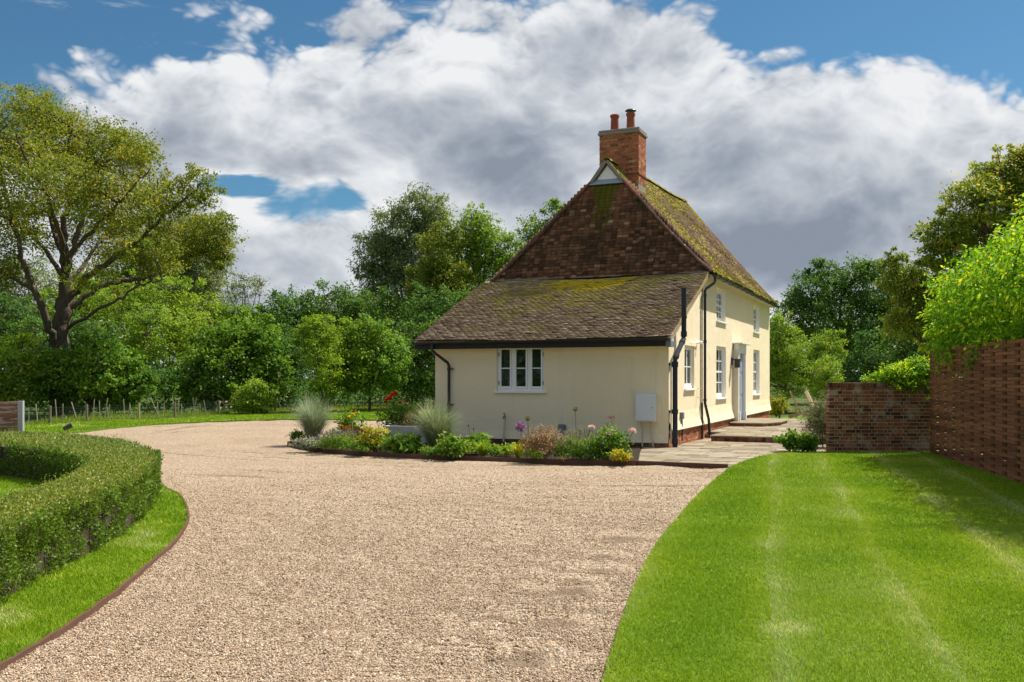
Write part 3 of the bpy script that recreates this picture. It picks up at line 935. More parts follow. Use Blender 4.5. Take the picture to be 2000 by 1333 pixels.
def roof_materials():
    # lean-to: brown clay with olive algae and a yellow lichen patch under the steep tiles
    def base(t, stops):
        c = t.ramp(tint_of(t), stops)
        q = local_coord(t)
        fine = t.noise(q, 26, 5, 0.7)
        c = t.mix(t.step(fine, 0.3, 0.75), t.vm('MULTIPLY', c, (0.65, 0.64, 0.62)), t.vm('MULTIPLY', c, (1.2, 1.2, 1.2)))
        return c, q, fine
    m, t, out = new_mat('tile_brown')
    c, q, fine = base(t, [(0, (0.165, 0.112, 0.076)), (0.35, (0.31, 0.21, 0.14)), (0.7, (0.47, 0.33, 0.226)), (1, (0.64, 0.50, 0.37))])
    sp = t.n('ShaderNodeSeparateXYZ'); t.put(sp.inputs[0], q)
    alg = t.noise(q, 1.1, 6, 0.68)
    up = t.m('MULTIPLY', t.step(sp.outputs[1], -0.3, 3.6), 0.13)
    a1 = t.step(t.m('ADD', alg, up), 0.50, 0.70)
    c = t.mix(t.m('MULTIPLY', a1, 0.55), c, t.mix(fine, (0.24, 0.215, 0.05), (0.38, 0.33, 0.08)))
    # the bright lichen patch near the top
    ax = t.m('DIVIDE', t.m('ADD', sp.outputs[0], 3.05), 1.55)
    ay = t.m('DIVIDE', t.m('SUBTRACT', sp.outputs[1], 3.35), 0.62)
    el = t.m('ADD', t.m('MULTIPLY', ax, ax), t.m('MULTIPLY', ay, ay))
    ln = t.noise(q, 4.2, 6, 0.78)
    pm = t.step(t.m('SUBTRACT', t.m('ADD', t.m('MULTIPLY', t.m('SUBTRACT', ln, 0.5), 6.5), 0.75), el), 0.05, 0.45)
    ax2 = t.m('DIVIDE', t.m('ADD', sp.outputs[0], 3.3), 2.6)
    ay2 = t.m('DIVIDE', t.m('SUBTRACT', sp.outputs[1], 2.7), 1.5)
    el2 = t.m('ADD', t.m('MULTIPLY', ax2, ax2), t.m('MULTIPLY', ay2, ay2))
    pm2 = t.step(t.m('SUBTRACT', t.m('ADD', t.m('MULTIPLY', t.m('SUBTRACT', t.noise(q, 3.1, 6, 0.76), 0.5), 7.0), 0.6), el2), 0.0, 0.7)
    c = t.mix(t.m('MULTIPLY', pm2, 0.6), c, (0.44, 0.35, 0.05))
    c = t.mix(t.m('MULTIPLY', pm, 0.88), c, t.mix(fine, (0.52, 0.37, 0.014), (0.80, 0.60, 0.025)))
    principled(t, out, c, 0.92, t.bump(fine, 0.6, 0.01), spec=0.12)
    # steep hip: old tiles nearly black with lichen, redder near the top
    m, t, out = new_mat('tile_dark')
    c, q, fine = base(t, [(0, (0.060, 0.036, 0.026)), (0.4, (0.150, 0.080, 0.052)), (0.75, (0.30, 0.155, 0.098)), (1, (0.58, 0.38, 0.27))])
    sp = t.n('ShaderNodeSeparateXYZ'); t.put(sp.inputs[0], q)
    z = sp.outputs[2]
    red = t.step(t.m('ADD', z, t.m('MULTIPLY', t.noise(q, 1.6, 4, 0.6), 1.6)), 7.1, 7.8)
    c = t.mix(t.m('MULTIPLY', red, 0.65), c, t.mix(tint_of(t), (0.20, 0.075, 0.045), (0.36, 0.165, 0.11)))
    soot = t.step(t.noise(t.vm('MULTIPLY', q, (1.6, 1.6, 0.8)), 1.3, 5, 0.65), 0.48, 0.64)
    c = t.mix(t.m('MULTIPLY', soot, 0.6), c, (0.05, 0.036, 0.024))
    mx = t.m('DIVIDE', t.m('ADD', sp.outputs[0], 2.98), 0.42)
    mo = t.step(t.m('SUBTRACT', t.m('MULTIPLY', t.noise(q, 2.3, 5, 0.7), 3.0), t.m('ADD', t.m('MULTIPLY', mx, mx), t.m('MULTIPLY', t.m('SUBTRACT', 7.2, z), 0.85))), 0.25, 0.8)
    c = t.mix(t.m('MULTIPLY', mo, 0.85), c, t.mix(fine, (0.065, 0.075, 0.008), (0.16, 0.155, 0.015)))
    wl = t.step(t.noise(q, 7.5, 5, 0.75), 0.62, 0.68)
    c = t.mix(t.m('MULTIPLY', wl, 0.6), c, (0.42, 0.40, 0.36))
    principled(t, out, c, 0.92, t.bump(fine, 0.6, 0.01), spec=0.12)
    # right slope: pinkish brown with heavy yellow-green moss
    m, t, out = new_mat('tile_mossy')
    c, q, fine = base(t, [(0, (0.194, 0.114, 0.085)), (0.4, (0.329, 0.198, 0.147)), (0.75, (0.433, 0.283, 0.217)), (1, (0.538, 0.382, 0.294))])
    sp = t.n('ShaderNodeSeparateXYZ'); t.put(sp.inputs[0], q)
    edge = t.m('ABSOLUTE', t.m('DIVIDE', t.m('SUBTRACT', sp.outputs[2], 6.1), 1.9))
    near = t.step(sp.outputs[1], 9.5, 5.0)
    mm = t.m('ADD', t.noise(t.vm('MULTIPLY', q, (1.0, 1.0, 0.6)), 1.5, 6, 0.7), t.m('ADD', t.m('MULTIPLY', edge, 0.12), t.m('MULTIPLY', near, 0.10)))
    mo = t.step(mm, 0.51, 0.66)
    c = t.mix(t.m('MULTIPLY', mo, 0.88), c, t.mix(fine, (0.17, 0.155, 0.018), (0.44, 0.37, 0.04)))
    principled(t, out, c, 0.92, t.bump(fine, 0.6, 0.01), spec=0.12)
    m, t, out = new_mat('moss')
    c = t.mix(t.noise(pos_of(t), 18, 4, 0.6), (0.16, 0.15, 0.016), (0.42, 0.355, 0.035))
    principled(t, out, c, 0.95, t.bump(t.noise(pos_of(t), 90, 4, 0.6), 0.8, 0.01), spec=0.1)


roof_materials()


def wall_sheet(name, w, z0, z1, openings, depth, origin, ax, nrm, mat, parent, ztop=None):
    """plane wall with real openings and reveals. openings: (a0,a1,b0,b1). ax = along, nrm = outward"""
    ax = Vector(ax); nrm = Vector(nrm); o0 = Vector(origin)
    xs = sorted(set([0, w] + [v for q in openings for v in q[:2]]))
    zs = sorted(set([z0, z1] + [v for q in openings for v in q[2:]]))
    b = MB()
    def P(a, z, d=0.0):
        # old lime plaster: the face wanders a little, and bells out just above the plinth
        bell = 0.07 * max(0.0, 1 - (z - z0) / 0.45) ** 2
        return o0 + ax * a + Vector((0, 0, z)) + nrm * (bell - d)
    # refine
    def ref(v, step):
        out = []
        for i in range(len(v) - 1):
            n = max(1, int(math.ceil((v[i + 1] - v[i]) / step)))
            out += [v[i] + (v[i + 1] - v[i]) * k / n for k in range(n)]
        return out + [v[-1]]
    xs2 = ref(xs, 0.5); zs2 = ref(zs, 0.22)
    for i in range(len(xs2) - 1):
        for j in range(len(zs2) - 1):
            cx = (xs2[i] + xs2[i + 1]) / 2; cz = (zs2[j] + zs2[j + 1]) / 2
            if any(q[0] < cx < q[1] and q[2] < cz < q[3] for q in openings): continue
            tops = [zs2[j], zs2[j], zs2[j + 1], zs2[j + 1]]
            aa = [xs2[i], xs2[i + 1], xs2[i + 1], xs2[i]]
            if ztop:
                lim = [ztop(a) for a in aa]
                if tops[0] >= max(lim[0], lim[1]) - 1e-6: continue
                tops = [min(tt, l) for tt, l in zip(tops, lim)]
            b.add([P(a, z) for a, z in zip(aa, tops)], [(0, 1, 2, 3)])
    for (a0, a1, b0, b1) in openings:
        for (p, q) in (((a0, b0), (a1, b0)), ((a1, b0), (a1, b1)), ((a1, b1), (a0, b1)), ((a0, b1), (a0, b0))):
            b.add([P(*p), P(*q), P(*q, depth), P(*p, depth)], [(0, 1, 2, 3)])
    me = b.mesh(name, mat)
    bm = bmesh.new(); bm.from_mesh(me)
    bmesh.ops.remove_doubles(bm, verts=bm.verts, dist=1e-4)
    bmesh.ops.recalc_face_normals(bm, faces=bm.faces)
    bm.to_mesh(me); bm.free()
    return link(name, me, parent)


def build_window(origin, ax, nrm, w, z0, z1, style, label=None):
    """window set in an opening; local frame: a along, z up, d outward"""
    ax = Vector(ax); nrm = Vector(nrm); o0 = Vector(origin)
    rz = math.atan2(ax.y, ax.x)
    e = bpy.data.objects.new('window', None); COL.objects.link(e); e.parent = cottage
    e.location = o0; e.rotation_euler = (0, 0, rz); e.empty_display_size = 0.1
    if label: e['label'] = label
    # in this frame outward is -Y
    h = z1 - z0
    fr = 0.055
    d0 = 0.05 if style != 'sash' else 0.09       # set back
    b = MB()
    b.box((0, d0, z0), (w, d0 + 0.07, z0 + fr)); b.box((0, d0, z1 - fr), (w, d0 + 0.07, z1))
    b.box((0, d0 + 0.001, z0 + fr), (fr, d0 + 0.069, z1 - fr)); b.box((w - fr, d0 + 0.001, z0 + fr), (w, d0 + 0.069, z1 - fr))
    b.build('frame', M['white_paint'], e, bevel=0.004)
    s = MB(); s.box((-0.06, -0.06, z0 - 0.045), (w + 0.06, d0 + 0.03, z0 - 0.002))
    s.build('sill', M['white_paint'], e, bevel=0.006)
    if style == 'casement3':
        lights = 3
        mull = MB()
        for k in (1, 2):
            x = w * k / 3
            mull.box((x - 0.035, d0 + 0.004, z0 + fr), (x + 0.035, d0 + 0.066, z1 - fr))
        mull.build('mullion', M['white_paint'], e, bevel=0.003)
        for k in range(3):
            x0 = (fr if k == 0 else w * k / 3 + 0.035) + 0.004; x1 = (w - fr if k == 2 else w * (k + 1) / 3 - 0.035) - 0.004
            c = MB()
            cw = 0.045
            a0, a1 = z0 + fr + 0.004, z1 - fr - 0.004
            dd = d0 - 0.012
            c.box((x0, dd, a0), (x1, dd + 0.045, a0 + cw + 0.015)); c.box((x0, dd, a1 - cw), (x1, dd + 0.045, a1))
            c.box((x0, dd + 0.001, a0 + cw + 0.015), (x0 + cw, dd + 0.044, a1 - cw)); c.box((x1 - cw, dd + 0.001, a0 + cw + 0.015), (x1, dd + 0.044, a1 - cw))
            zm = (a0 + a1) / 2
            c.box((x0 + cw, dd + 0.006, zm - 0.014), (x1 - cw, dd + 0.04, zm + 0.014))
            c.build('casement', M['white_paint'], e, bevel=0.003)
            for (q0, q1) in ((a0 + cw + 0.015, zm - 0.014), (zm + 0.014, a1 - cw)):
                g = MB(); g.box((x0 + cw - 0.003, dd + 0.02, q0 - 0.003), (x1 - cw + 0.003, dd + 0.026, q1 + 0.003)); g.build('pane', M['window_glass'], e)
        for x in (0.045, w - 0.045):
            for z in (z0 + 0.2, z1 - 0.22):
                hg = MB(); hg.box((x - 0.008, d0 - 0.022, z - 0.05), (x + 0.008, d0 - 0.014, z + 0.05)); hg.build('hinge', M['black_plastic'], e)
    else:
        nx, nz = (2, 2) if style == 'casement1' else (3, 4 if h > 1.25 else 4)
        bars = MB()
        cw = 0.05
        dd = d0 + 0.012
        i0, i1, j0, j1 = fr, w - fr, z0 + fr, z1 - fr
        bars.box((i0, dd, j0), (i1, dd + 0.045, j0 + cw + 0.02)); bars.box((i0, dd, j1 - cw), (i1, dd + 0.045, j1))
        bars.box((i0, dd + 0.001, j0 + cw + 0.02), (i0 + cw, dd + 0.044, j1 - cw)); bars.box((i1 - cw, dd + 0.001, j0 + cw + 0.02), (i1, dd + 0.044, j1 - cw))
        bars.build('sash', M['white_paint'], e, bevel=0.003)
        gb = MB()
        A0, A1, B0, B1 = i0 + cw, i1 - cw, j0 + cw + 0.02, j1 - cw
        bw = 0.013
        xs = [A0 + (A1 - A0) * k / nx for k in range(nx + 1)]
        zs = [B0 + (B1 - B0) * k / nz for k in range(nz + 1)]
        for k in range(1, nx):
            ww = 0.035 if style == 'casement1' else bw
            gb.box((xs[k] - ww, dd + 0.004, B0), (xs[k] + ww, dd + 0.04, B1))
        for k in range(1, nz):
            t_ = 0.026 if (style == 'sash' and k == nz // 2) else bw
            off = 0.0 if t_ == bw else -0.01
            gb.box((A0, dd + 0.007 + off, zs[k] - t_), (A1, dd + 0.037, zs[k] + t_))
        gb.build('glazing_bar', M['white_paint'], e)
        for i in range(nx):
            for j in range(nz):
                g = MB(); g.box((xs[i] + 0.004, dd + 0.018, zs[j] + 0.004), (xs[i + 1] - 0.004, dd + 0.024, zs[j + 1] - 0.004)); g.build('pane', M['window_glass'], e)
    if style == 'sash':
        for (xa, xb) in ((0.001, 0.02), (w - 0.02, w - 0.001)):
            q = MB(); q.box((xa, 0.004, z0 + 0.001), (xb, d0 - 0.001, z1 - 0.001)); q.build('reveal_lining', M['white_paint'], e)
    # curtain folds a little inside
    for side in (0, 1):
        cu = MB()
        xa = 0.03 if side == 0 else w - 0.03
        n = 9
        vs = []
        for k in range(n):
            x = xa + (1 if side == 0 else -1) * 0.016 * k * (w / 1.2)
            y = 0.34 + 0.025 * math.sin(k * 1.9)
            vs += [(x, y, z0 + 0.02), (x, y, z1 - 0.02)]
        cu.add(vs, [(2 * k, 2 * k + 2, 2 * k + 3, 2 * k + 1) for k in range(n - 1)])
        cu.build('curtain', M['curtain'], e)
    return e


def build_shell():
    # openings: front (along x), side (along y)
    fz1 = 2.42
    fw = [(-4.276 - WL, -3.027 - WL, 1.27, 2.385)]
    wall_sheet('front_wall', -WL, 0.115, 2.62, fw, 0.14, (WL, 0, 0), (1, 0, 0), (0, -1, 0), M['plaster'], cottage)
    op = [(1.555, 2.62, 1.33, 2.39), (5.42, 6.84, 1.03, 2.49), (11.76, 13.1, 1.03, 2.56), (5.45, 6.78, 3.20, 4.12), (11.78, 13.05, 3.17, 4.08), (8.14, 9.18, 0.385, 2.36)]
    def top(a):
        return 2.60 + (4.30 - 2.60) * a / YM if a < YM else EZ + 0.02
    wall_sheet('side_wall', YE, 0.385, EZ + 0.02, op, 0.16, (0, 0, 0), (0, 1, 0), (1, 0, 0), M['plaster'], cottage, top)
    # far and left walls, plain
    b = MB()
    b.add([(0, YE, 0), (WL, YE, 0), (WL, YE, EZ), (0, YE, EZ)], [(0, 1, 2, 3)])
    b.add([(WL, 0, 0), (WL, YE, 0), (WL, YE, EZ), (WL, YM, EZ), (WL, 0, 2.6)], [(0, 1, 2, 3, 4)])
    b.build('rear_wall', M['plaster'], cottage)
    # rooms behind the glass
    b = MB()
    b.add([(WL + 0.2, 0.2, 0.1), (-0.2, 0.2, 0.1), (-0.2, YE - .2, 0.1), (WL + .2, YE - .2, 0.1)], [(0, 1, 2, 3)])
    b.add([(WL + 0.2, YM, 0.1), (-0.2, YM, 0.1), (-0.2, YM, 4.2), (WL + .2, YM, 4.2)], [(0, 1, 2, 3)])
    b.add([(-3.2, YM, 0.1), (-3.2, YE - .2, 0.1), (-3.2, YE - .2, 4.2), (-3.2, YM, 4.2)], [(0, 1, 2, 3)])
    b.add([(-3.2, YM, 2.75), (-0.2, YM, 2.75), (-0.2, YE - .2, 2.75), (-3.2, YE - .2, 2.75)], [(0, 1, 2, 3)])
    b.build('inner_walls', M['interior'], cottage)
    build_window((-4.276, 0, 0), (1, 0, 0), (0, -1, 0), 1.249, 1.27, 2.385, 'casement3', 'white three-light casement window in the front wall')
    names = ('narrow white two-light window in the lean-to side', 'white ground-floor sash window left of the door', 'white ground-floor sash window right of the door',
             'small white upper window nearer the downpipe', 'small white upper window at the far end')
    for (q, st, nm) in zip(op[:5], ('casement1', 'sash', 'sash', 'sash', 'sash'), names):
        build_window((0, q[0], 0), (0, 1, 0), (1, 0, 0), q[1] - q[0], q[2], q[3], st, nm)


build_shell()


# --- tiles
def tile_patch(pos, rows, gauge, width, limits, rng, s_of, lo0=0.05, var=0.2):
    """pos(s, d) -> Vector; limits(d) -> (s0, s1). returns list of (8 corner points, tint, area rank)"""
    out = []
    L = gauge * 2.35
    th = 0.018
    for j in range(rows):
        d = j * gauge
        s0, s1 = limits(d)
        k = -1
        off = (0.5 if j % 2 else 0.0) * width + s_of + rng.uniform(-0.012, 0.012)
        s = s0 - width + (off % width)
        while s < s1:
            a0 = max(s + 0.002, s0); a1 = min(s + width - 0.002, s1)
            s += width
            if a1 - a0 < 0.03: continue
            up = d + L
            jit = rng.uniform(-0.008, 0.008); tw = rng.uniform(-0.005, 0.005); lift = abs(rng.normal(0, 0.006))
            p00 = pos(a0, d + jit - tw); p10 = pos(a1, d + jit + tw); p11 = pos(a1, up); p01 = pos(a0, up)
            n = (p10 - p00).cross(p01 - p00).normalized()
            lo = lo0 + lift; hi = 0.006
            cs = []
            for (p, hh) in ((p00, lo), (p10, lo + rng.uniform(-0.004, 0.004)), (p11, hi), (p01, hi)):
                cs.append(p + n * (hh - th))
            for (p, hh) in ((p00, lo), (p10, lo), (p11, hi), (p01, hi)):
                cs.append(p + n * hh)
            out.append((cs, float(np.clip(rng.normal(0.48, var), 0, 1)), j))
    return out


BOXF = np.array([(3, 2, 1, 0), (4, 5, 6, 7), (0, 1, 5, 4), (1, 2, 6, 5), (2, 3, 7, 6), (3, 0, 4, 7)])


def joined_tiles(name, tiles, mat, parent):
    V = np.array([[tuple(q) for q in t[0]] for t in tiles]).reshape(-1, 3)
    Fc = (BOXF[None] + 8 * np.arange(len(tiles))[:, None, None]).reshape(-1, 4)
    T = np.repeat([t[1] for t in tiles], 8)
    o = link(name, np_mesh(name, V, Fc, mat, T), parent)
    o['kind'] = 'stuff'
    return o


def roofs():
    rng = np.random.default_rng(5)
    # lean-to
    x0, x1 = WL - 0.42, 0.13
    ya, za, yb, zb = -0.34, 2.50, YM + 0.03, 4.40
    Ls = math.hypot(yb - ya, zb - za)
    def pos(s, d):
        f = d / Ls
        y = ya + (yb - ya) * f; z = za + (zb - za) * f
        x = x0 + s
        sag = -0.035 * math.sin(math.pi * min(max(s / (x1 - x0), 0), 1)) + 0.012 * math.sin(x * 2.1 + y * 1.3) + 0.010 * math.sin(x * 0.9 - y * 3.1)
        return Vector((x, y, z + sag))
    b = MB()
    n = 12
    vs = []; fs = []
    for k in range(n + 1):
        s = (x1 - x0) * k / n
        for d in (0, Ls):
            p = pos(s, d)
            vs += [p - Vector((0, 0, 0.01)), p - Vector((0, 0, 0.09))]
    for k in range(n):
        a = 4 * k
        fs += [(a, a + 4, a + 6, a + 2), (a + 1, a + 3, a + 7, a + 5), (a, a + 1, a + 5, a + 4), (a + 2, a + 6, a + 7, a + 3)]
    fs += [(0, 2, 3, 1), (4 * n, 4 * n + 1, 4 * n + 3, 4 * n + 2)]
    b.add(vs, fs)
    deck = b.build('lean_to_roof', M['tile_brown'], cottage)
    tiles = tile_patch(pos, int(Ls / 0.1) - 1, 0.1, 0.168, lambda d: (0.0, x1 - x0), rng, 0.0)
    NS = 300
    for cs, tint, j in tiles[:NS]:
        c = sum((Vector(q) for q in cs), Vector()) / 8
        me = np_mesh('tile', [tuple(Vector(q) - c) for q in cs], BOXF, M['tile_brown'], [tint] * 8)
        link('tile', me, deck, c)
    joined_tiles('upper_tiles', tiles[NS:], M['tile_brown'], deck)

    # hip end, steep
    hx0, hx1 = WL - 0.2, 0.2
    gz, gy = 7.22, 4.88
    Lh = math.hypot(gy - YM, gz - 4.36)
    def posh(s, d):
        f = d / Lh
        return Vector((hx0 + s, YM + (gy - YM) * f + 0.012 * math.sin(s * 2.3) + 0.01 * math.sin(s * 1.1 + d * 3), 4.36 + (gz - 4.36) * f))
    Wh = hx1 - hx0
    half = 0.46
    def limh(d):
        f = min(d / Lh, 1.0)
        m = (hx0 + hx1) / 2 - hx0
        w = (Wh / 2) * (1 - f) + half * f
        return (m - w, m + w)
    b = MB()
    l0, l1 = limh(0), limh(Lh)
    p = [posh(l0[0], 0), posh(l0[1], 0), posh(l1[1], Lh), posh(l1[0], Lh)]
    b.add([q + Vector((0, 0.02, 0)) for q in p] + [q + Vector((0, 0.10, 0)) for q in p], [tuple(f) for f in BOXF])
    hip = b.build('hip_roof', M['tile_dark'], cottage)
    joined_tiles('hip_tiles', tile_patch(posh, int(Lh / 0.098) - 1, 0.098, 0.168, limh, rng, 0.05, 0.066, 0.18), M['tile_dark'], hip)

    # main right slope
    def ridge_z(y):
        return 7.80 + 0.045 * (y - 4.9) + 0.03 * math.sin(y * 0.9)
    xe = 0.24
    LM = math.hypot(xe - RX, ridge_z(9) - EZ)
    def posm(s, d):
        y = s
        zr = ridge_z(y)
        f = d / LM
        sag = -0.07 * math.sin(math.pi * f) + 0.02 * math.sin(y * 1.15 + f * 2) * math.sin(math.pi * min(f, 1))
        kick = 0.05 * max(0, 1 - f / 0.15) ** 2
        return Vector((xe + (RX - xe) * f, y, EZ + (zr - EZ) * f + sag + kick))
    Lm = math.hypot(xe - RX, ridge_z(9) - EZ)
    fg = (gz - EZ) / (ridge_z(4.9) - EZ)
    def limm(d):
        f = d / Lm
        lo = 3.82 + (4.78 - 3.82) * min(f / fg, 1.0)
        hi = 15.72 - 1.25 * min(f, 1.0) ** 1.1
        return (lo, hi)
    def mirrored(v):
        return Vector((2 * RX - v.x, v.y, v.z))
    decks = []
    for side, nm in ((0, 'main_roof'), (1, 'rear_roof')):
        b = MB()
        n, mrows = 16, 10
        vs = []; fs = []
        for j in range(mrows + 1):
            d = Lm * j / mrows
            lo, hi = limm(d)
            for k in range(n + 1):
                q = posm(lo + (hi - lo) * k / n, d) - Vector((0, 0, 0.02))
                vs.append(mirrored(q) if side else q)
        for j in range(mrows):
            for k in range(n):
                a = j * (n + 1) + k
                fs.append((a, a + 1, a + n + 2, a + n + 1))
        b.add(vs, fs)
        decks.append(b.build(nm, M['tile_mossy'], cottage))
    tm = tile_patch(posm, int(Lm / 0.1), 0.1, 0.168, limm, rng, 0.03)
    joined_tiles('mossy_tiles', tm, M['tile_mossy'], decks[0])
    # moss cushions on that slope
    n = 5200
    V = []; Fc = []
    oct_f = [(0, 1, 4), (1, 2, 4), (2, 3, 4), (3, 0, 4)]
    P = []
    while len(P) < n:
        d = rng.uniform(0, Lm); lo, hi = limm(d); s = rng.uniform(lo, hi)
        nz = vnoise(np.array([s * 1.1]), np.array([d * 1.4]), 9)[0] * 0.6 + vnoise(np.array([s * 3.3]), np.array([d * 3.3]), 10)[0] * 0.4
        if nz + 0.10 * abs(d / Lm - 0.5) + 0.12 * max(0, (9 - s) / 5) > 0.52 + rng.uniform(0, 0.12):
            P.append((s, d))
    for (s, d) in P:
        p = posm(s, d); q = posm(s, d + 0.05)
        u = (q - p).normalized(); a = Vector((0, 1, 0)); nn = u.cross(a) * -1
        if nn.z < 0: nn = -nn
        r = rng.uniform(0.02, 0.06)
        p = p + nn * 0.025
        base = len(V)
        k6 = 5
        ring = []
        for k in range(k6):
            an = 2 * math.pi * k / k6 + rng.uniform(-0.3, 0.3)
            V.append(p + (a * math.cos(an) * 1.3 + u * math.sin(an)) * r * rng.uniform(0.7, 1.2))
        V.append(p + nn * r * rng.uniform(0.35, 0.7))
        for k in range(k6):
            Fc.append((base + k, base + (k + 1) % k6, base + k6))
    o = link('moss_cushions', np_mesh('moss_cushions', [tuple(v) for v in V], Fc, M['moss'], smooth=True), decks[0]); o['kind'] = 'stuff'

    # hip and ridge tiles, each one a half-round
    def half_round(name, pts, rad, mat, parent, step):
        path = [Vector(p) for p in pts]
        tot = sum((path[i + 1] - path[i]).length for i in range(len(path) - 1))
        cnt = max(1, int(tot / step))
        def along(l):
            for i in range(len(path) - 1):
                seg = (path[i + 1] - path[i]).length
                if l <= seg or i == len(path) - 2: return path[i] + (path[i + 1] - path[i]) * (l / seg)
                l -= seg
        for k in range(cnt):
            a = along(tot * k / cnt); c = along(tot * (k + 1.06) / cnt)
            dd = (c - a).normalized()
            sdv = dd.cross(Vector((0, 0, 1))).normalized(); uu = sdv.cross(dd)
            b = MB()
            vs = []
            r0 = rad * rng.uniform(0.95, 1.08)
            for (p, r) in ((a, r0 * 1.02), (c, r0 * 0.96)):
                for q in range(7):
                    an = math.pi * q / 6
                    vs.append(p - a + sdv * math.cos(an) * r + uu * (math.sin(an) * r * 0.75 - 0.03))
                for q in range(6, -1, -1):
                    an = math.pi * q / 6
                    vs.append(p - a + sdv * math.cos(an) * (r - 0.018) + uu * (math.sin(an) * (r - 0.018) * 0.75 - 0.03))
            fs = [(q, (q + 1) % 14, 14 + (q + 1) % 14, 14 + q) for q in range(14)]
            fs += [(q, q + 1, 12 - q, 13 - q) for q in range(6)] + [(14 + q + 1, 14 + q, 27 - q, 26 - q) for q in range(6)]
            b.add(vs, fs, float(np.clip(rng.normal(0.4 if name == 'ridge_tile' else 0.16, 0.12), 0, 1)))
            b.build(name, mat, parent, loc=a)
    ridge = [Vector((RX, y, ridge_z(y) + 0.045)) for y in np.linspace(4.72, 14.45, 8)]
    half_round('ridge_tile', ridge, 0.125, M['tile_mossy'], decks[0], 0.42)
    pr = [posm(limm(d)[0] + 0.02, d) + Vector((-0.02, -0.0, 0.035)) for d in np.linspace(0.0, Lm * fg, 7)]
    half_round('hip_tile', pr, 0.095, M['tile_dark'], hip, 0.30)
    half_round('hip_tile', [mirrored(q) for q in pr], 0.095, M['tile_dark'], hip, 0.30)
    pf = [posm(limm(d)[1], d) + Vector((0, 0, 0.03)) for d in np.linspace(0.0, Lm, 9)]
    half_round('hip_tile', pf, 0.10, M['tile_mossy'], decks[0], 0.34)
    # far hip
    b = MB()
    pfm = [mirrored(q) for q in pf]
    for i in range(len(pf) - 1):
        b.add([pf[i], pfm[i], pfm[i + 1], pf[i + 1]], [(0, 1, 2, 3)])
    b.build('far_hip', M['tile_mossy'], cottage)

    # gablet: white board with verge boards and a lead apron
    top = Vector((RX, 4.80, ridge_z(4.8) - 0.10))
    b = MB()
    gw = 0.36
    b.add([(RX - gw, 4.82, gz), (RX + gw, 4.82, gz), tuple(top + Vector((0, 0.02, 0))), (RX - gw, 4.90, gz), (RX + gw, 4.90, gz), tuple(top + Vector((0, 0.1, 0)))],
          [(0, 1, 2), (5, 4, 3), (0, 3, 4, 1), (1, 4, 5, 2), (2, 5, 3, 0)])
    g = b.build('gablet', M['white_paint'], cottage)
    for sgn in (-1, 1):
        v = MB()
        v.bar((RX + sgn * (gw + 0.10), 4.76, gz - 0.02), (RX + sgn * 0.02, 4.74, top.z + 0.10), 0.09, 0.085)
        v.build('verge', M['old_mortar'], g)
    a = MB()
    a.add([(RX - gw - .14, 4.70, gz - .10), (RX + gw + .14, 4.70, gz - .10), (RX + gw + 0.06, 4.81, gz + .05), (RX - gw - 0.06, 4.81, gz + .05),
           (RX - gw - .14, 4.73, gz - .11), (RX + gw + .14, 4.73, gz - .11), (RX + gw + 0.06, 4.84, gz + .04), (RX - gw - 0.06, 4.84, gz + .04)], [tuple(f) for f in BOXF])
    a.build('lead_apron', M['lead'], g)

    # eaves: gutters, fascias, verge of the lean-to
    def gutter(name, a, c, r, mat, nrm):
        a, c, nrm = Vector(a), Vector(c), Vector(nrm)
        b = MB(); vs = []
        for p in (a, c):
            for q in range(9):
                an = math.pi * q / 8
                vs.append(p + nrm * (-math.cos(an) * r) + Vector((0, 0, -math.sin(an) * r)))
            for q in range(8, -1, -1):
                an = math.pi * q / 8
                vs.append(p + nrm * (-math.cos(an) * (r - 0.006)) + Vector((0, 0, -math.sin(an) * (r - 0.006))))
        fs = [(q, (q + 1) % 18, 18 + (q + 1) % 18, 18 + q) for q in range(18)]
        fs += [tuple(range(9)), tuple(range(26, 17, -1))]
        b.add(vs, fs)
        g = b.build(name, mat, cottage, smooth=True)
        n = int((c - a).length / 0.9)
        for k in range(n):
            p = a + (c - a) * ((k + 0.5) / n)
            br = MB()
            d = (c - a).normalized() * 0.02
            br.tube([p + nrm * (-math.cos(math.pi * q / 8) * (r + 0.006)) + Vector((0, 0, -math.sin(math.pi * q / 8) * (r + 0.006))) for q in range(9)], 0.008, 5)
            br.build('bracket', mat, g)
        return g
    gutter('gutter', (WL - 0.40, -0.43, 2.475), (0.11, -0.43, 2.485), 0.062, M['black_plastic'], (0, -1, 0))
    gutter('gutter', (0.292, 3.72, EZ - 0.005), (0.292, 15.7, EZ - 0.015), 0.068, M['black_plastic'], (1, 0, 0))
    b = MB(); b.box((WL - 0.40, -0.355, 2.30), (0.12, -0.33, 2.47)); b.build('fascia', M['dark_board'], cottage)
    b = MB(); b.box((WL - 0.40, -0.329, 2.38), (0.12, 0.0, 2.395)); b.build('soffit', M['cream_board'], cottage)
    b = MB()
    for k in range(28):
        y = 3.95 + k * 0.425
        b.bar((0.0, y, EZ - 0.02), (0.26, y, EZ - 0.03), 0.06, 0.09)
    b.build('rafter_foot', M['cream_board'], cottage)
    b = MB(); b.box((0.005, 3.9, EZ - 0.002), (0.23, 15.6, EZ + 0.012)); b.build('soffit', M['cream_board'], cottage)
    v = MB()
    v.bar((0.085, -0.32, 2.44), (0.085, YM - 0.02, 4.33), 0.05, 0.13)
    v.build('verge', M['cream_board'], cottage)
    v = MB()
    v.bar((WL - 0.38, -0.32, 2.43), (WL - 0.38, YM - 0.02, 4.32), 0.05, 0.13)
    v.build('verge', M['cream_board'], cottage)
    f = MB()
    f.bar((WL - 0.1, YM + 0.0, 4.40), (0.12, YM + 0.0, 4.39), 0.12, 0.03)
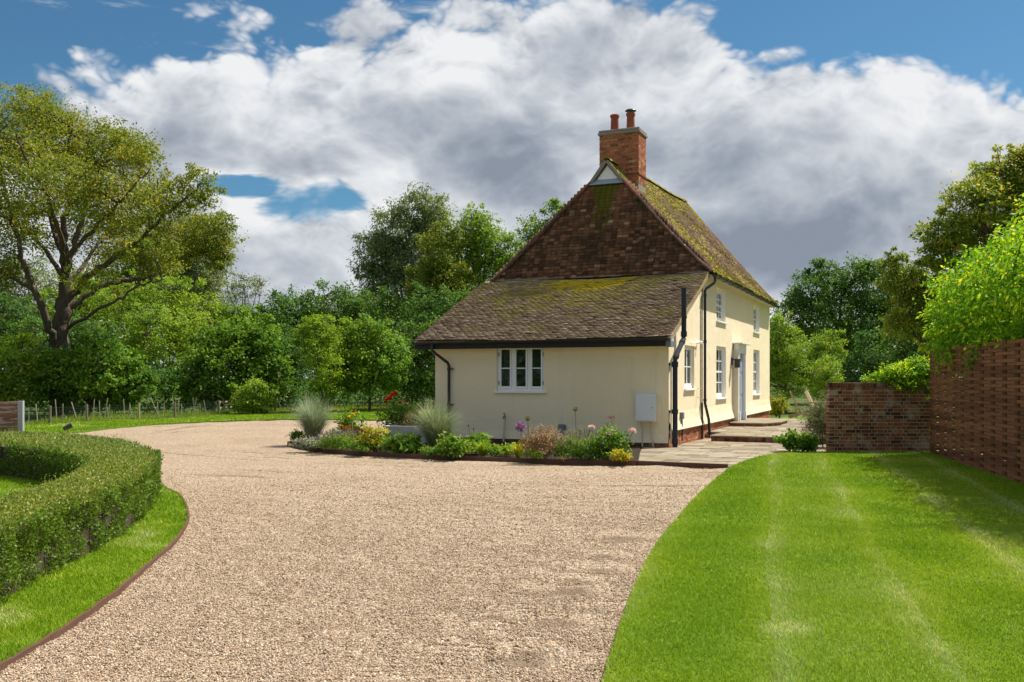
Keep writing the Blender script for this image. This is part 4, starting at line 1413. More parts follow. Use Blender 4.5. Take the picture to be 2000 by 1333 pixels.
    f.build('lead_flashing', M['old_mortar'], cottage)
    b = MB(); b.box((0.02, -0.36, 2.29), (0.135, 0.02, 2.42)); b.build('eaves_box', M['grey_vent'], cottage)


roofs()

# --- bricks: a handful of shared meshes
_brick_cache = {}


def brick_mesh(l, d, h, matname, v):
    key = (round(l, 3), round(d, 3), round(h, 3), matname, v)
    if key not in _brick_cache:
        b = MB()
        rg = random.Random(hash(key) % 99991)
        b.box((-l / 2, 0, 0), (l / 2, d, h), [0.05, 0.18, 0.32, 0.45, 0.58, 0.7, 0.82, 0.97][v])
        me = b.mesh('brick', M[matname], bevel=0.0)
        for q in me.vertices:
            q.co += Vector((rg.uniform(-1, 1) * 0.003, rg.uniform(-1, 1) * 0.002, rg.uniform(-1, 1) * 0.0025))
        _brick_cache[key] = me
    return _brick_cache[key]


def brick_face(parent, o0, ax, w, z0, z1, matname, rng, bond='flemish', proud=0.006, depth=0.05, limit=None, joined=None, skip=None, weights=None, soldier=0):
    """bricks on a face in parent coordinates; ax = along, the face looks to the right of ax (ax x up)"""
    ax = Vector(ax); o0 = Vector(o0)
    nrm = ax.cross(Vector((0, 0, 1)))
    rz = math.atan2(ax.y, ax.x)
    course, j = 0.0745, 0.010
    n = int((z1 - z0) / course + 0.35)
    cnt = 0
    wts = weights or [1, 1, 1.4, 1.6, 1.6, 1.4, 1, 0.7]
    for r in range(n):
        z = z0 + r * course + j / 2
        hgt = min(course - j, z1 - z - 0.001)
        if hgt < 0.02: continue
        x = 0.0
        k = 0
        if bond == 'flemish':
            seq = [0.215, 0.1025] if r % 2 == 0 else [0.1025, 0.215]
            if r % 2: x = -0.056 * 0
            start = [0.215] if r % 2 == 0 else [0.1025, 0.05]
        else:
            seq = [0.215, 0.215]; start = [] if r % 2 == 0 else [0.1025]
        while x < w - 0.02:
            l = start[k] if k < len(start) else seq[k % 2]
            k += 1
            l = min(l, w - x)
            if l < 0.03: break
            c = x + l / 2
            x += l + j
            if skip and skip(c, z): continue
            v = rng.choices(range(8), wts)[0]
            p = o0 + ax * c + Vector((0, 0, z)) + nrm * (proud + rng.uniform(-0.002, 0.003))
            if joined is not None and (limit is None or cnt >= limit):
                Mx = Matrix.Translation(p) @ Matrix.Rotation(rz, 4, 'Z')
                joined.box((-l / 2, 0, 0), (l / 2, depth, hgt), [0.05, 0.18, 0.32, 0.45, 0.58, 0.7, 0.82, 0.97][v], Mx)
            else:
                ob = link('brick', brick_mesh(l, depth, hgt, matname, v), parent, p, (0, 0, rz))
            cnt += 1
    return cnt


def chimney_and_plinth():
    rng = random.Random(3)
    # chimney: front at y=5.6
    cx0, cx1, y0, y1, z0, z1 = RX - 0.47, RX + 0.71, 5.55, 6.35, 6.3, 8.72
    b = MB(); b.box((cx0, y0, z0), (cx1, y1, z1))
    ch = b.build('chimney', M['old_mortar'], cottage)
    jb = MB()
    n = brick_face(ch, (cx0, y0, 7.25), (1, 0, 0), cx1 - cx0, 0, z1 - 7.25, 'orange_brick', rng, 'stretcher', depth=0.05)
    n += brick_face(ch, (cx1, y0, 7.25), (0, 1, 0), y1 - y0, 0, z1 - 7.25, 'orange_brick', rng, 'stretcher', depth=0.05)
    brick_face(ch, (cx1, y1, 7.25), (-1, 0, 0), cx1 - cx0, 0, z1 - 7.25, 'orange_brick', rng, 'stretcher', depth=0.05, joined=jb)
    brick_face(ch, (cx0, y1, 7.25), (0, -1, 0), y1 - y0, 0, z1 - 7.25, 'orange_brick', rng, 'stretcher', depth=0.05, joined=jb)
    o = jb.build('rear_bricks', M['orange_brick'], ch); o['kind'] = 'stuff'
    b = MB(); b.box((cx0 - 0.02, y0 - 0.025, 7.50), (cx1 + 0.03, y1 + 0.02, 7.56)); b.build('string_course', M['brick'], ch, bevel=0.006)
    b = MB(); b.box((cx0 - 0.045, y0 - 0.045, z1), (cx1 + 0.045, y1 + 0.045, z1 + 0.075)); b.build('cap_course', M['old_mortar'], ch, bevel=0.012)
    b = MB(); b.box((cx0 - 0.025, y0 - 0.025, z1 + 0.076), (cx1 + 0.025, y1 + 0.025, z1 + 0.15)); b.build('cap_course', M['old_mortar'], ch, bevel=0.012)
    fl = MB()
    for q in (-0.13, 0.36):
        fl.lathe([(0.22, 0), (0.17, 0.04), (0.13, 0.07)], (RX + q, 5.95, z1 + 0.149), 14)
    fl.build('flaunching', M['mortar'], ch, smooth=True)
    prof = [(0.125, 0.0), (0.118, 0.25), (0.112, 0.42), (0.135, 0.44), (0.14, 0.49), (0.13, 0.51), (0.095, 0.51), (0.09, 0.3)]
    for q in (-0.13, 0.36):
        p = MB(); p.lathe(prof, (0, 0, 0), 20)
        pot = p.build('chimney_pot', M['terracotta'], ch, smooth=True, loc=(RX + q, 5.95, z1 + 0.17))
        if q > 0:
            c = MB(); c.lathe([(0.02, 0.64), (0.13, 0.615), (0.165, 0.585), (0.168, 0.575), (0.15, 0.57), (0.02, 0.58)], (0, 0, 0), 24)
            for a in range(4):
                an = a * math.pi / 2 + 0.4
                c.bar((0.1 * math.cos(an), 0.1 * math.sin(an), 0.48), (0.1 * math.cos(an), 0.1 * math.sin(an), 0.59), 0.014, 0.006)
            c.build('cowl', M['cowl_metal'], pot, smooth=True)
    # plinth
    b = MB()
    b.box((WL + 0.02, 0.012, -0.05), (-0.012, 0.2, 0.114))
    b.box((-0.2, 0.013, -0.05), (-0.013, YE - 0.01, 0.384))
    pl = b.build('brick_plinth', M['mortar'], cottage)
    jb = MB()
    lim = 300 - n
    brick_face(pl, (0, 0, 0), (0, 1, 0), YE, -0.035, 0.384, 'orange_brick', rng, 'stretcher', depth=0.045, proud=0.0,
               skip=lambda c, z: (c > 6.8))
    brick_face(pl, (0, 6.8, 0), (0, 1, 0), YE - 6.8, -0.035, 0.384, 'orange_brick', rng, 'stretcher', depth=0.045, proud=0.0, joined=jb,
               skip=lambda c, z: (1.9 < c < 3.2))
    brick_face(pl, (WL, 0, 0), (1, 0, 0), -WL, -0.035, 0.114, 'brick', rng, 'stretcher', depth=0.045, proud=0.0, joined=jb)
    o = jb.build('far_bricks', M['orange_brick'], pl); o['kind'] = 'stuff'


chimney_and_plinth()


def house_fittings():
    # soil pipe on the side wall with its offset
    pts = [(0.13, 0.06, 0.0), (0.13, 0.06, 1.95), (0.13, 0.10, 2.05), (0.135, 0.28, 2.18), (0.15, 0.62, 2.40), (0.155, 0.78, 2.50), (0.155, 0.82, 2.62), (0.155, 0.82, 3.70)]
    b = MB(); b.tube(pts, 0.058, 14)
    sp = b.build('soil_pipe', M['grey_pipe'], cottage, smooth=True)
    c = MB()
    for (p, q) in (((0.13, 0.06, 0.10), (0.13, 0.06, 0.22)), ((0.13, 0.06, 0.78), (0.13, 0.06, 0.88)), ((0.13, 0.06, 1.84), (0.13, 0.06, 1.96)), ((0.155, 0.82, 2.56), (0.155, 0.82, 2.68)), ((0.155, 0.82, 2.98), (0.155, 0.82, 3.05))):
        c.tube([p, q], 0.072, 14)
    c.tube([(0.131, 0.13, 2.06), (0.133, 0.2, 2.11)], 0.07, 14); c.tube([(0.15, 0.62, 2.40), (0.152, 0.69, 2.44)], 0.07, 14)
    c.build('collar', M['grey_pipe'], sp, smooth=True)
    br = MB()
    for z in (0.83, 1.9):
        br.box((0.0, 0.0, z - 0.03), (0.14, 0.12, z + 0.03))
    br.box((0.0, 0.76, 2.985), (0.15, 0.88, 3.045))
    br.build('bracket', M['grey_pipe'], sp)
    w = MB(); w.tube([(0.05, 0.012, 0.1), (0.05, 0.012, 2.0)], 0.016, 8); w.build('waste_pipe', M['cream_pipe'], cottage)
    # rainwater pipe where the lean-to meets the main house
    pts = [(0.29, 3.80, 4.24), (0.29, 3.80, 4.14), (0.27, 3.78, 4.08), (0.12, 3.56, 3.93), (0.085, 3.5, 3.86), (0.085, 3.5, 3.7), (0.085, 3.5, 0.95), (0.10, 3.52, 0.85), (0.16, 3.62, 0.5), (0.18, 3.66, 0.05)]
    b = MB(); b.tube(pts, 0.036, 12)
    dp = b.build('downpipe', M['black_plastic'], cottage, smooth=True)
    c = MB()
    for z in (3.7, 2.5, 0.98): c.tube([(0.085, 3.5, z), (0.085, 3.5, z + 0.07)], 0.046, 12)
    c.build('collar', M['black_plastic'], dp, smooth=True)
    w = MB(); w.tube([(0.05, 3.30, 0.95), (0.06, 3.28, 0.5), (0.06, 3.28, 0.02)], 0.028, 10); w.tube([(0.04, 3.36, 4.0), (0.04, 3.36, 0.9)], 0.014, 8)
    w.build('waste_pipe', M['black_plastic'], cottage, smooth=True)
    # front left rainwater pipe
    x = -5.55
    pts = [(x - 0.28, -0.43, 2.42), (x - 0.28, -0.43, 2.30), (x - 0.26, -0.41, 2.24), (x - 0.02, -0.10, 1.97), (x, -0.07, 1.90), (x, -0.07, 1.8), (x, -0.07, 0.06)]
    b = MB(); b.tube(pts, 0.036, 12)
    dp = b.build('downpipe', M['black_plastic'], cottage, smooth=True)
    c = MB()
    for z in (1.78, 0.9): c.tube([(x, -0.07, z), (x, -0.07, z + 0.07)], 0.046, 12); c.box((x + 0.03, -0.10, z + 0.02), (x + 0.10, -0.0, z + 0.05))
    c.build('collar', M['black_plastic'], dp, smooth=True)
    # meter box
    b = MB(); b.box((-0.735, -0.20, 0.60), (-0.25, 0.0, 1.235))
    mbx = b.build('meter_box', M['meter_plastic'], cottage, bevel=0.012)
    d = MB(); d.box((-0.715, -0.213, 0.63), (-0.275, -0.202, 1.205)); door = d.build('door', M['meter_plastic'], mbx, bevel=0.005)
    k = MB(); k.tube([(-0.33, -0.214, 0.92), (-0.33, -0.222, 0.92)], 0.014, 10); k.build('lock', M['grey_vent'], door)
    h = MB()
    h.tube([(-0.60, -0.06, 0.60), (-0.60, -0.06, 0.02)], 0.018, 8); h.tube([(-0.385, -0.06, 0.60), (-0.385, -0.06, 0.32), (-0.33, -0.10, 0.02)], 0.018, 8); h.tube([(-0.385, -0.06, 0.31), (-0.385, -0.06, 0.36)], 0.026, 8)
    h.build('conduit', M['cream_pipe'], mbx, smooth=True)
    # grey vent low on the front wall
    b = MB(); b.box((-2.66, -0.085, 0.24), (-2.46, 0.0, 0.50)); v = b.build('wall_vent', M['grey_vent'], cottage, bevel=0.03)
    # lantern beside the door
    b = MB(); b.box((0.0, 7.66, 1.98), (0.03, 7.78, 2.2)); b.bar((0.03, 7.72, 2.15), (0.16, 7.72, 2.15), 0.03, 0.03)
    ln = b.build('wall_lantern', M['black_plastic'], cottage)
    c = MB(); c.box((0.10, 7.65, 1.90), (0.24, 7.79, 2.13)); c.box((0.08, 7.63, 2.13), (0.26, 7.81, 2.16)); c.build('lamp_case', M['black_plastic'], ln, bevel=0.004)
    # socket and small grey box by the plinth
    b = MB(); b.box((0.0, 1.02, 0.62), (0.09, 1.16, 0.78)); s = b.build('outdoor_socket', M['grey_vent'], cottage, bevel=0.008)
    c = MB(); c.tube([(0.05, 1.09, 0.62), (0.05, 1.09, 0.1)], 0.016, 8); c.build('conduit', M['grey_pipe'], s)
    b = MB(); b.tube([(0.0, 2.95, 2.5), (0.10, 2.95, 2.5), (0.14, 2.95, 2.48)], 0.035, 10); b.tube([(0.06, 2.95, 2.5), (0.06, 2.3, 2.47), (0.06, 1.9, 2.45)], 0.016, 8)
    b.build('flue_pipe', M['white_paint'], cottage, smooth=True)
    b = MB(); b.tube([(0.0, 2.95, 1.10), (0.10, 2.95, 1.10), (0.10, 2.95, 1.32), (0.0, 2.95, 1.32)], 0.012, 8); b.build('wall_loop', M['cream_pipe'], cottage)
    # front door with surround
    dm = M['grey_blue_paint']; wm = M['white_paint']
    b = MB(); b.box((0.03, 8.16, 0.29), (0.075, 9.16, 2.34))
    door = b.build('front_door', dm, cottage, bevel=0.004)
    for (a0, a1) in ((8.24, 8.61), (8.71, 9.08)):
        for (c0, c1) in ((0.42, 0.98), (1.08, 1.68), (1.78, 2.26)):
            p = MB(); p.box((0.073, a0, c0), (0.087, a1, c1)); p.build('door_panel', dm, door, bevel=0.004)
    k = MB(); k.lathe([(0.012, 0), (0.012, 0.03), (0.03, 0.04), (0.032, 0.06), (0.015, 0.075)], (0, 0, 0), 14); k.build('knob', M['black_plastic'], door, smooth=True, loc=(0.08, 8.24, 1.2), rot=(0, R(90), 0))
    sr = MB(); sr.box((0.001, 7.93, 0.276), (0.16, 8.10, 2.46)); sur = sr.build('door_surround', M['cream_board'], cottage, bevel=0.006)
    for (y, w_) in ((8.075, 0.075), (9.17, 0.10)):
        j = MB(); j.box((0.02, y + 0.002, 0.278), (0.175, y + w_, 2.44)); j.build('jamb', wm, sur, bevel=0.006)
        j = MB(); j.box((0.02, y - 0.012, 0.278), (0.19, y + w_ + 0.012, 0.56)); j.build('jamb_block', wm, sur, bevel=0.006)
    j = MB(); j.box((0.02, 7.95, 2.36), (0.178, 9.29, 2.62)); j.build('lintel', wm, sur, bevel=0.006)
    h = MB(); h.box((0.0, 7.86, 2.622), (0.30, 9.40, 2.665)); h.build('canopy', M['cream_board'], sur, bevel=0.006)


house_fittings()

# --- paving
terrace = MB()
low_poly = [(0.42, -4.23), (5.6, -4.23), (7.0, 2.5), (0.01, 2.5), (0.01, 0.0), (-0.62, 0.0)]


def clip_half(poly, n, c):
    out = []
    for i in range(len(poly)):
        a, b = poly[i], poly[(i + 1) % len(poly)]
        da = n[0] * a[0] + n[1] * a[1] - c; db = n[0] * b[0] + n[1] * b[1] - c
        if da <= 0: out.append(a)
        if (da < 0 < db) or (db < 0 < da):
            t = da / (da - db)
            out.append((a[0] + (b[0] - a[0]) * t, a[1] + (b[1] - a[1]) * t))
    return out


def paving():
    rng = random.Random(12)
    base = MB(); base.prism([tuple(hw(*q).xy) for q in low_poly], -0.06, 0.005)
    tb = base.build('terrace', M['old_mortar']); tb['kind'] = 'structure'
    def slabs(parent, x0, x1, y0, y1, z, halfs, keep, rows=(0.6, 0.45, 0.6, 0.3, 0.45)):
        y = y0; r = 0
        while y < y1 - 0.05:
            d = min(rows[r % len(rows)] * rng.choice((1, 1, 0.8)), y1 - y); r += 1
            x = x0 - rng.uniform(0, 0.5)
            while x < x1:
                l = rng.choice((0.3, 0.45, 0.6, 0.6, 0.75, 0.9))
                poly = [(x, y), (x + l - 0.018, y), (x + l - 0.018, y + d - 0.02), (x, y + d - 0.02)]
                x += l
                for n, c in halfs: 
                    poly = clip_half(poly, n, c)
                    if len(poly) < 3: break
                if len(poly) < 3: continue
                cx = sum(p[0] for p in poly) / len(poly); cyy = sum(p[1] for p in poly) / len(poly)
                if not keep(cx, cyy): continue
                w = hw(cx, cyy)
                b = MB()
                t = rng.uniform(0, 1)
                dz = rng.uniform(-0.003, 0.003)
                P = [hw(*p) - w for p in poly]
                b.prism([(q.x, q.y) for q in P], -0.03, dz, t)
                b.build('paving_slab', M['sandstone'], parent, loc=(w.x, w.y, z))
            y += d
    left = ((-4.23 + 0.0), (0.62 + 0.42))
    # half planes keep n.p <= c ; left edge from (0.42,-4.23) to (-0.62,0)
    nx, ny = -4.23, -1.04
    c = nx * 0.43 + ny * -4.23
    def shown(x, y):
        # flags wholly under the turf are left out
        q = np.array([[*hw(x + a, y + b).xy] for a, b in ((0, 0), (-.5, 0), (0, .5), (-.4, .4))])
        return not in_poly(q, lawn_poly).all()
    def keep_low(x, y):
        w = hw(x, y)
        P = np.array([[w.x, w.y]])
        if y > 0 and x < 0.04: return False
        return shown(x, y)
    slabs(tb, -0.7, 5.9, -4.20, 2.44, 0.022, [((nx, ny), c), ((0, -1), 4.20)], lambda x, y: keep_low(x, y) and y < 0.02)
    slabs(tb, 0.05, 6.6, 0.02, 2.47, 0.022, [((-1, 0), -0.03)], shown)
    # kerb at the gravel
    b = MB(); b.bar(hw(0.42, -4.25, 0.02), hw(2.12, -4.25, 0.02), 0.03, 0.11)
    tag(b.build('metal_edging', M['rust_edging']), 'straight rusty edging where the paved terrace meets the gravel', 'edging', 'rusty garden edging')
    # upper terrace: a brick riser and flags above
    b = MB(); up = [(0.45, 2.52), (4.6, 2.52), (4.6, 13.0), (0.02, 13.0), (0.02, 3.95), (0.45, 3.95)]
    b.prism([tuple(hw(*q).xy) for q in up], -0.05, 0.125)
    ut = b.build('upper_terrace', M['old_mortar']); ut['kind'] = 'structure'
    slabs(ut, 0.4, 4.7, 2.46, 3.95, 0.165, [((-1, 0), -0.43)], lambda x, y: True)
    slabs(ut, 0.03, 4.7, 3.96, 13.0, 0.165, [((-1, 0), -0.03)], lambda x, y: True)
    x = 0.45
    rz = math.atan2(SX.y, SX.x)
    while x < 4.6:
        w = hw(x + 0.05, 2.50, 0.018)
        o = link('riser_brick', brick_mesh(0.1025, 0.06, 0.112, 'brick', rng.choice((0, 1, 2, 3, 4))), ut, w, (0, 0, rz))
        x += 0.1125
    # step in front of the door
    b = MB(); b.prism([tuple(hw(*q).xy) for q in ((0.03, 7.2), (1.0, 7.2), (1.35, 8.2), (1.35, 9.9), (0.9, 10.6), (0.03, 10.6))], 0.168, 0.235)
    st = b.build('door_step', M['brick']); st['kind'] = 'structure'
    b = MB(); b.prism([tuple(hw(*q).xy) for q in ((0.03, 7.17), (1.02, 7.17), (1.38, 8.18), (1.38, 9.92), (0.92, 10.63), (0.03, 10.63))], 0.237, 0.275)
    b.build('step_slab', M['sandstone'], st, bevel=0.008)


paving()

# ------------------------------------------------------------------ garden wall
def garden_wall():
    rng = random.Random(21)
    x0, x1, y0, th, h = 6.72, 8.92, 20.05, 0.225, 1.50
    e = empty('garden_wall', (x0, y0, 0), 0, 'low weathered red brick garden wall beside the woven fence', 'wall')
    b = MB(); b.box((0.003, 0.004, -0.05), (x1 - x0 - 0.003, th - 0.004, h - 0.125))
    core = b.build('mortar_core', M['mortar'], e)
    w = x1 - x0
    wts = [0.8, 1.0, 1.2, 1.6, 1.7, 1.5, 1.1, 0.7]
    brick_face(e, (0, 0, 0), (1, 0, 0), w, -0.02, h - 0.125, 'brick', rng, 'flemish', proud=0.0, depth=0.09, weights=wts)
    brick_face(e, (0, th - 0.002, 0), (0, -1, 0), th - 0.005, -0.02, h - 0.125, 'brick', rng, 'stretcher', proud=0.001, depth=0.05, weights=wts)
    jb = MB()
    brick_face(e, (w, th, 0), (-1, 0, 0), w, -0.02, h - 0.125, 'brick', rng, 'flemish', proud=0.0, depth=0.09, joined=jb)
    o = jb.build('rear_bricks', M['brick'], e); o['kind'] = 'stuff'
    # bricks on edge along the top
    x = 0.0
    while x < w - 0.03:
        v = rng.choices(range(8), wts)[0]
        key = ('cope', v)
        if key not in _brick_cache:
            q = MB(); q.box((-0.034, -0.004, 0), (0.034, th + 0.004, 0.112), [0.05, 0.18, 0.32, 0.45, 0.58, 0.7, 0.82, 0.97][v] * 0.6)
            _brick_cache[key] = q.mesh('coping_brick', M['brick'], bevel=0.004)
        link('coping_brick', _brick_cache[key], e, (x + 0.034, rng.uniform(-0.004, 0.004), h - 0.122 + rng.uniform(-0.003, 0.003)))
        x += 0.0775
    b = MB(); b.box((0.004, 0.004, h - 0.1235), (w - 0.004, th - 0.004, h - 0.03)); b.build('coping_mortar', M['old_mortar'], e)


garden_wall()


def woven_fence():
    e = empty('woven_fence', FA, math.atan2(FD.y, FD.x), 'tall rusty brown fence of woven horizontal slats beside the lawn', 'fence')
    # in this frame +X runs towards the viewer, the lawn lies at +Y?  FD x up = right-hand side
    pitch, H, bay = 0.0565, 2.17, 0.61
    sh = pitch - 0.0055
    WA = -0.058
    panel = 3 * bay
    meshes = []
    for ph, tn in ((0, .1), (1, .1), (0, .5), (1, .5), (0, .95), (1, .95), (0, -.3), (1, -.3)):
        b = MB()
        n = 42
        vs = []; fs = []
        for k in range(n + 1):
            x = panel * k / n
            y = WA - sum(2 * WA * math.exp(-((x - kb * bay) / 0.085) ** 4) for kb in range(-1, 5) if (kb + ph) % 2)
            for (dy, z) in ((-0.005, 0), (0.005, 0), (0.005, sh), (-0.005, sh)):
                vs.append((x, y + dy, z))
        for k in range(n):
            a = 4 * k
            for q in range(4):
                q2 = (q + 1) % 4
                fs.append((a + q, a + q2, a + 4 + q2, a + 4 + q))
        fs += [(3, 2, 1, 0), tuple(4 * n + q for q in range(4))]
        b.add(vs, fs, tn)
        meshes.append(b.mesh('slat', M['corten'], smooth=False))
    rows = int(H / pitch)
    npan = 6
    rng = random.Random(4)
    for pnl in range(npan):
        for r in range(rows):
            ph = (r + pnl * 3) % 2
            o = link('slat', meshes[ph + 2 * rng.randrange(4)], e, (pnl * panel + 0.002 + rng.uniform(-.002, .002), 0, 0.03 + r * pitch + rng.uniform(-0.0015, 0.0015)))
    bt = MB(); bt.box((-0.055, -0.020, 0), (0.055, 0.020, H - 0.01)); bm_ = bt.mesh('batten', M['gap_shade_timber'])  # wide battens painted dark so the gaps between slats look deeply shaded
    for k in range(npan * 3 + 1):
        link('batten', bm_, e, (k * bay, 0, 0.02))
    pt = MB(); pt.box((-0.03, -0.045, 0), (0.03, 0.045, H + 0.03)); 
    link('post', pt.mesh('post', M['corten']), e, (-0.05, 0, 0))


woven_fence()


def low_wire_fence():
    bases = [(30, 836), (97, 831), (170, 826), (271, 822), (342, 819), (428, 813), (461, 810), (538, 807), (640, 803), (745, 801), (840, 799)]
    pts = [px(a, b) for a, b in bases]
    e = empty('wire_fence', pts[0], 0, 'low rabbit-wire fence on wooden posts in front of the shrubs', 'fence')
    o0 = pts[0]
    rng = random.Random(8)
    for i, p in enumerate(pts):
        b = MB(); b.tube([(0, 0, -0.1), (rng.uniform(-.02, .02), 0, 0.66)], 0.042, 8)
        b.build('post', M['old_wood'] if i % 3 else M['pale_stake'], e, loc=p - o0)
    for i in range(len(pts) - 1):
        a, c = pts[i] - o0, pts[i + 1] - o0
        if i == 5:
            for z in (0.34, 0.58):
                b = MB(); b.bar(a + Vector((0, 0, z)), c + Vector((0, 0, z)), 0.04, 0.07); b.build('rail', M['pale_stake'], e)
            continue
        b = MB()
        for k in range(9):
            z = 0.04 + k * 0.068
            sag = -0.02
            b.bar(a + Vector((0, 0, z)), c + Vector((0, 0, z)), 0.004, 0.004)
        L = (c - a).length
        n = int(L / 0.09)
        for k in range(n):
            q = a + (c - a) * (k / n)
            b.bar(q + Vector((0, 0, 0.03)), q + Vector((0, 0, 0.60)), 0.0035, 0.0035)
        o = b.build('wire_mesh', M['wire'], e); o['kind'] = 'stuff'
    # stakes of the young plants behind it
    k = 0
    for i in range(46):
        f = rng.uniform(0, 8.8)
        j = int(f)
        a, c = pts[j], pts[j + 1]
        p = a + (c - a) * (f - j)
        d = Vector((c.y - a.y, -(c.x - a.x), 0)).normalized()
        if d.y < 0: d = -d
        p = p + d * rng.uniform(0.35, 1.6)
        b = MB()
        h = rng.uniform(0.5, 0.85)
        lean = rng.gauss(0, 0.10) if rng.random() < 0.75 else rng.gauss(0, 0.3)
        b.tube([(0, 0, -0.05), (lean * h, rng.gauss(0, .03), h)], 0.017, 6)
        o = b.build('plant_stake', M['pale_stake'], loc=p)
        tag(o, 'thin pale wooden stake among the shrubs behind the wire fence', 'stake', 'stakes behind the wire fence')
    # strip of bark mulch along the fence
    L = [p + Vector((0, -0.25, 0)) for p in pts] + [p + Vector((0.2, 2.2, 0)) for p in reversed(pts)]
    sheet('mulch_strip', [(q.x, q.y) for q in L], 0.075, M['bark_mulch'])


low_wire_fence()


def left_gate():
    Y = 26.5
    p0 = Vector(((41 - 1000) * Y / F, Y, 0))
    e = empty('board_fence', p0, R(4), 'short weathered board fence with a grey post by the drive', 'fence')
    H = CAMH + (HOR - 785) * Y / F
    b = MB(); b.box((-0.07, -0.06, -0.1), (0.07, 0.06, H + 0.02)); b.build('post', M['grey_post'], e, bevel=0.006)
    hh = (H - 0.06) / 4
    for k in range(4):
        b = MB(); b.box((-2.6, -0.02, 0.03 + k * hh), (-0.072, 0.02, 0.03 + (k + 1) * hh - 0.012)); b.build('board', M['peeling_board'], e, bevel=0.004)
    b = MB(); b.box((-2.6, -0.045, H - 0.05), (-0.072, 0.045, H + 0.0)); b.build('cap_rail', M['peeling_board'], e, bevel=0.004)
    b = MB(); b.tube([(-2.2, 0.0, H), (-2.2, 0, H + 0.02)], 0.02, 6); b.build('stud', M['grey_post'], e)


left_gate()


def small_things():
    # spike light on the grass behind the hedge
    p = px(131, 848)
    p.z = 0.04
    e = empty('spike_light', p, R(30), 'small black garden spotlight on the far grass verge', 'lamp')
    b = MB(); b.tube([(0, 0, 0), (0, 0, 0.12)], 0.012, 8); b.build('spike', M['black_plastic'], e)
    b = MB(); b.tube([(-0.10, 0, 0.10), (0.02, 0, 0.16), (0.12, 0, 0.21)], [0.05, 0.07, 0.075], 12); b.build('lamp_head', M['black_plastic'], e, smooth=True)
    # standpipe tap against the front wall
    w = hw(-4.02, -0.12, 0.05)
    e = empty('garden_tap', w, TH, 'cream standpipe with a small tap against the front wall', 'tap')
    b = MB(); b.tube([(-0.02, 0, 0), (0, 0, 0.3), (0.01, 0.02, 0.52)], 0.024, 8); b.build('pipe', M['cream_pipe'], e, smooth=True)
    b = MB(); b.tube([(0.01, 0.06, 0.62), (0.01, -0.04, 0.62), (0.01, -0.08, 0.58), (0.01, -0.08, 0.55)], 0.013, 8); b.bar((0.01, -0.02, 0.63), (0.01, -0.02, 0.68), 0.012, 0.012); b.bar((-0.03, -0.02, 0.685), (0.05, -0.02, 0.685), 0.012, 0.012)
    b.tube([(0.01, 0.03, 0.52), (0.01, 0.03, 0.62)], 0.012, 8)
    b.build('tap', M['dark_board'], e, smooth=True)
    # stone trough
    p = at(797, 858, 22.3); p.z = 0.05
    e = empty('stone_trough', p, R(-8), 'rectangular grey stone trough among the flowers', 'planter')
    b = MB()
    W2, D2, H2 = 0.52, 0.26, 0.42
    vs = []
    for (w_, d_, z) in ((W2 - 0.04, D2 - 0.04, 0), (W2, D2, H2), (W2 - 0.06, D2 - 0.06, H2), (W2 - 0.07, D2 - 0.07, H2 - 0.07)):
        vs += [(-w_, -d_, z), (w_, -d_, z), (w_, d_, z), (-w_, d_, z)]
    fs = [(3, 2, 1, 0)]
    for l in range(3):
        for q in range(4):
            q2 = (q + 1) % 4
            fs.append((4 * l + q, 4 * l + q2, 4 * l + 4 + q2, 4 * l + 4 + q))
    b.add(vs, fs); b.build('trough_body', M['trough_stone'], e)
    b = MB(); b.box((-W2 + 0.07, -D2 + 0.07, H2 - 0.09), (W2 - 0.07, D2 - 0.07, H2 - 0.05)); b.build('compost', M['soil'], e)


small_things()


def garden_chair(p, rz, label):
    e = empty('garden_chair', p, rz, label, 'chair', 'wooden chairs on the terrace')
    m = M['teak']
    # faces +X; reclining slatted back, long sloping seat rails that run to the ground behind
    for s in (-1, 1):
        y = 0.29 * s
        b = MB(); b.bar((-0.55, y, 0.03), (0.42, y, 0.36), 0.03, 0.09); b.build('side_rail', m, e)
        b = MB(); b.bar((0.36, y * 1.08, 0.0), (0.36, y * 1.08, 0.54), 0.08, 0.03); b.build('leg', m, e)
        b = MB(); b.bar((-0.36, y * 1.15, 0.55), (0.48, y * 1.15, 0.56), 0.12, 0.025); b.build('arm', m, e)
        b = MB(); b.bar((-0.30, y * 1.08, 0.0), (-0.30, y * 1.08, 0.54), 0.07, 0.03); b.build('leg', m, e)
    for k in range(6):
        x = 0.42 - k * 0.105
        b = MB(); b.box((x - 0.045, -0.29, 0.405 - k * 0.035), (x + 0.045, 0.29, 0.425 - k * 0.035)); b.build('seat_slat', m, e)
    for k in range(5):
        y = -0.22 + k * 0.11
        b = MB(); hgt = 0.98 - 0.03 * abs(k - 2)
        b.bar((-0.16, y * 0.9, 0.22), (-0.50, y * 1.12, hgt), 0.09, 0.02, up=(1, 0, 0.4)); b.build('back_slat', m, e)
    b = MB(); b.bar((-0.36, -0.3, 0.60), (-0.36, 0.3, 0.60), 0.03, 0.06); b.build('back_rail', m, e)


p1 = px(1572, 817, 0.165)
garden_chair(p1, R(-12), 'wooden slatted chair on the terrace, the nearer one to the cottage')
p2 = px(1602, 815, 0.165)
garden_chair(p2, R(-30), 'wooden slatted chair on the terrace, partly behind the grey-green shrub')

# ------------------------------------------------------------------ vegetation
def rand_unit(rng, n):
    return unit(rng.normal(0, 1, (n, 3)))


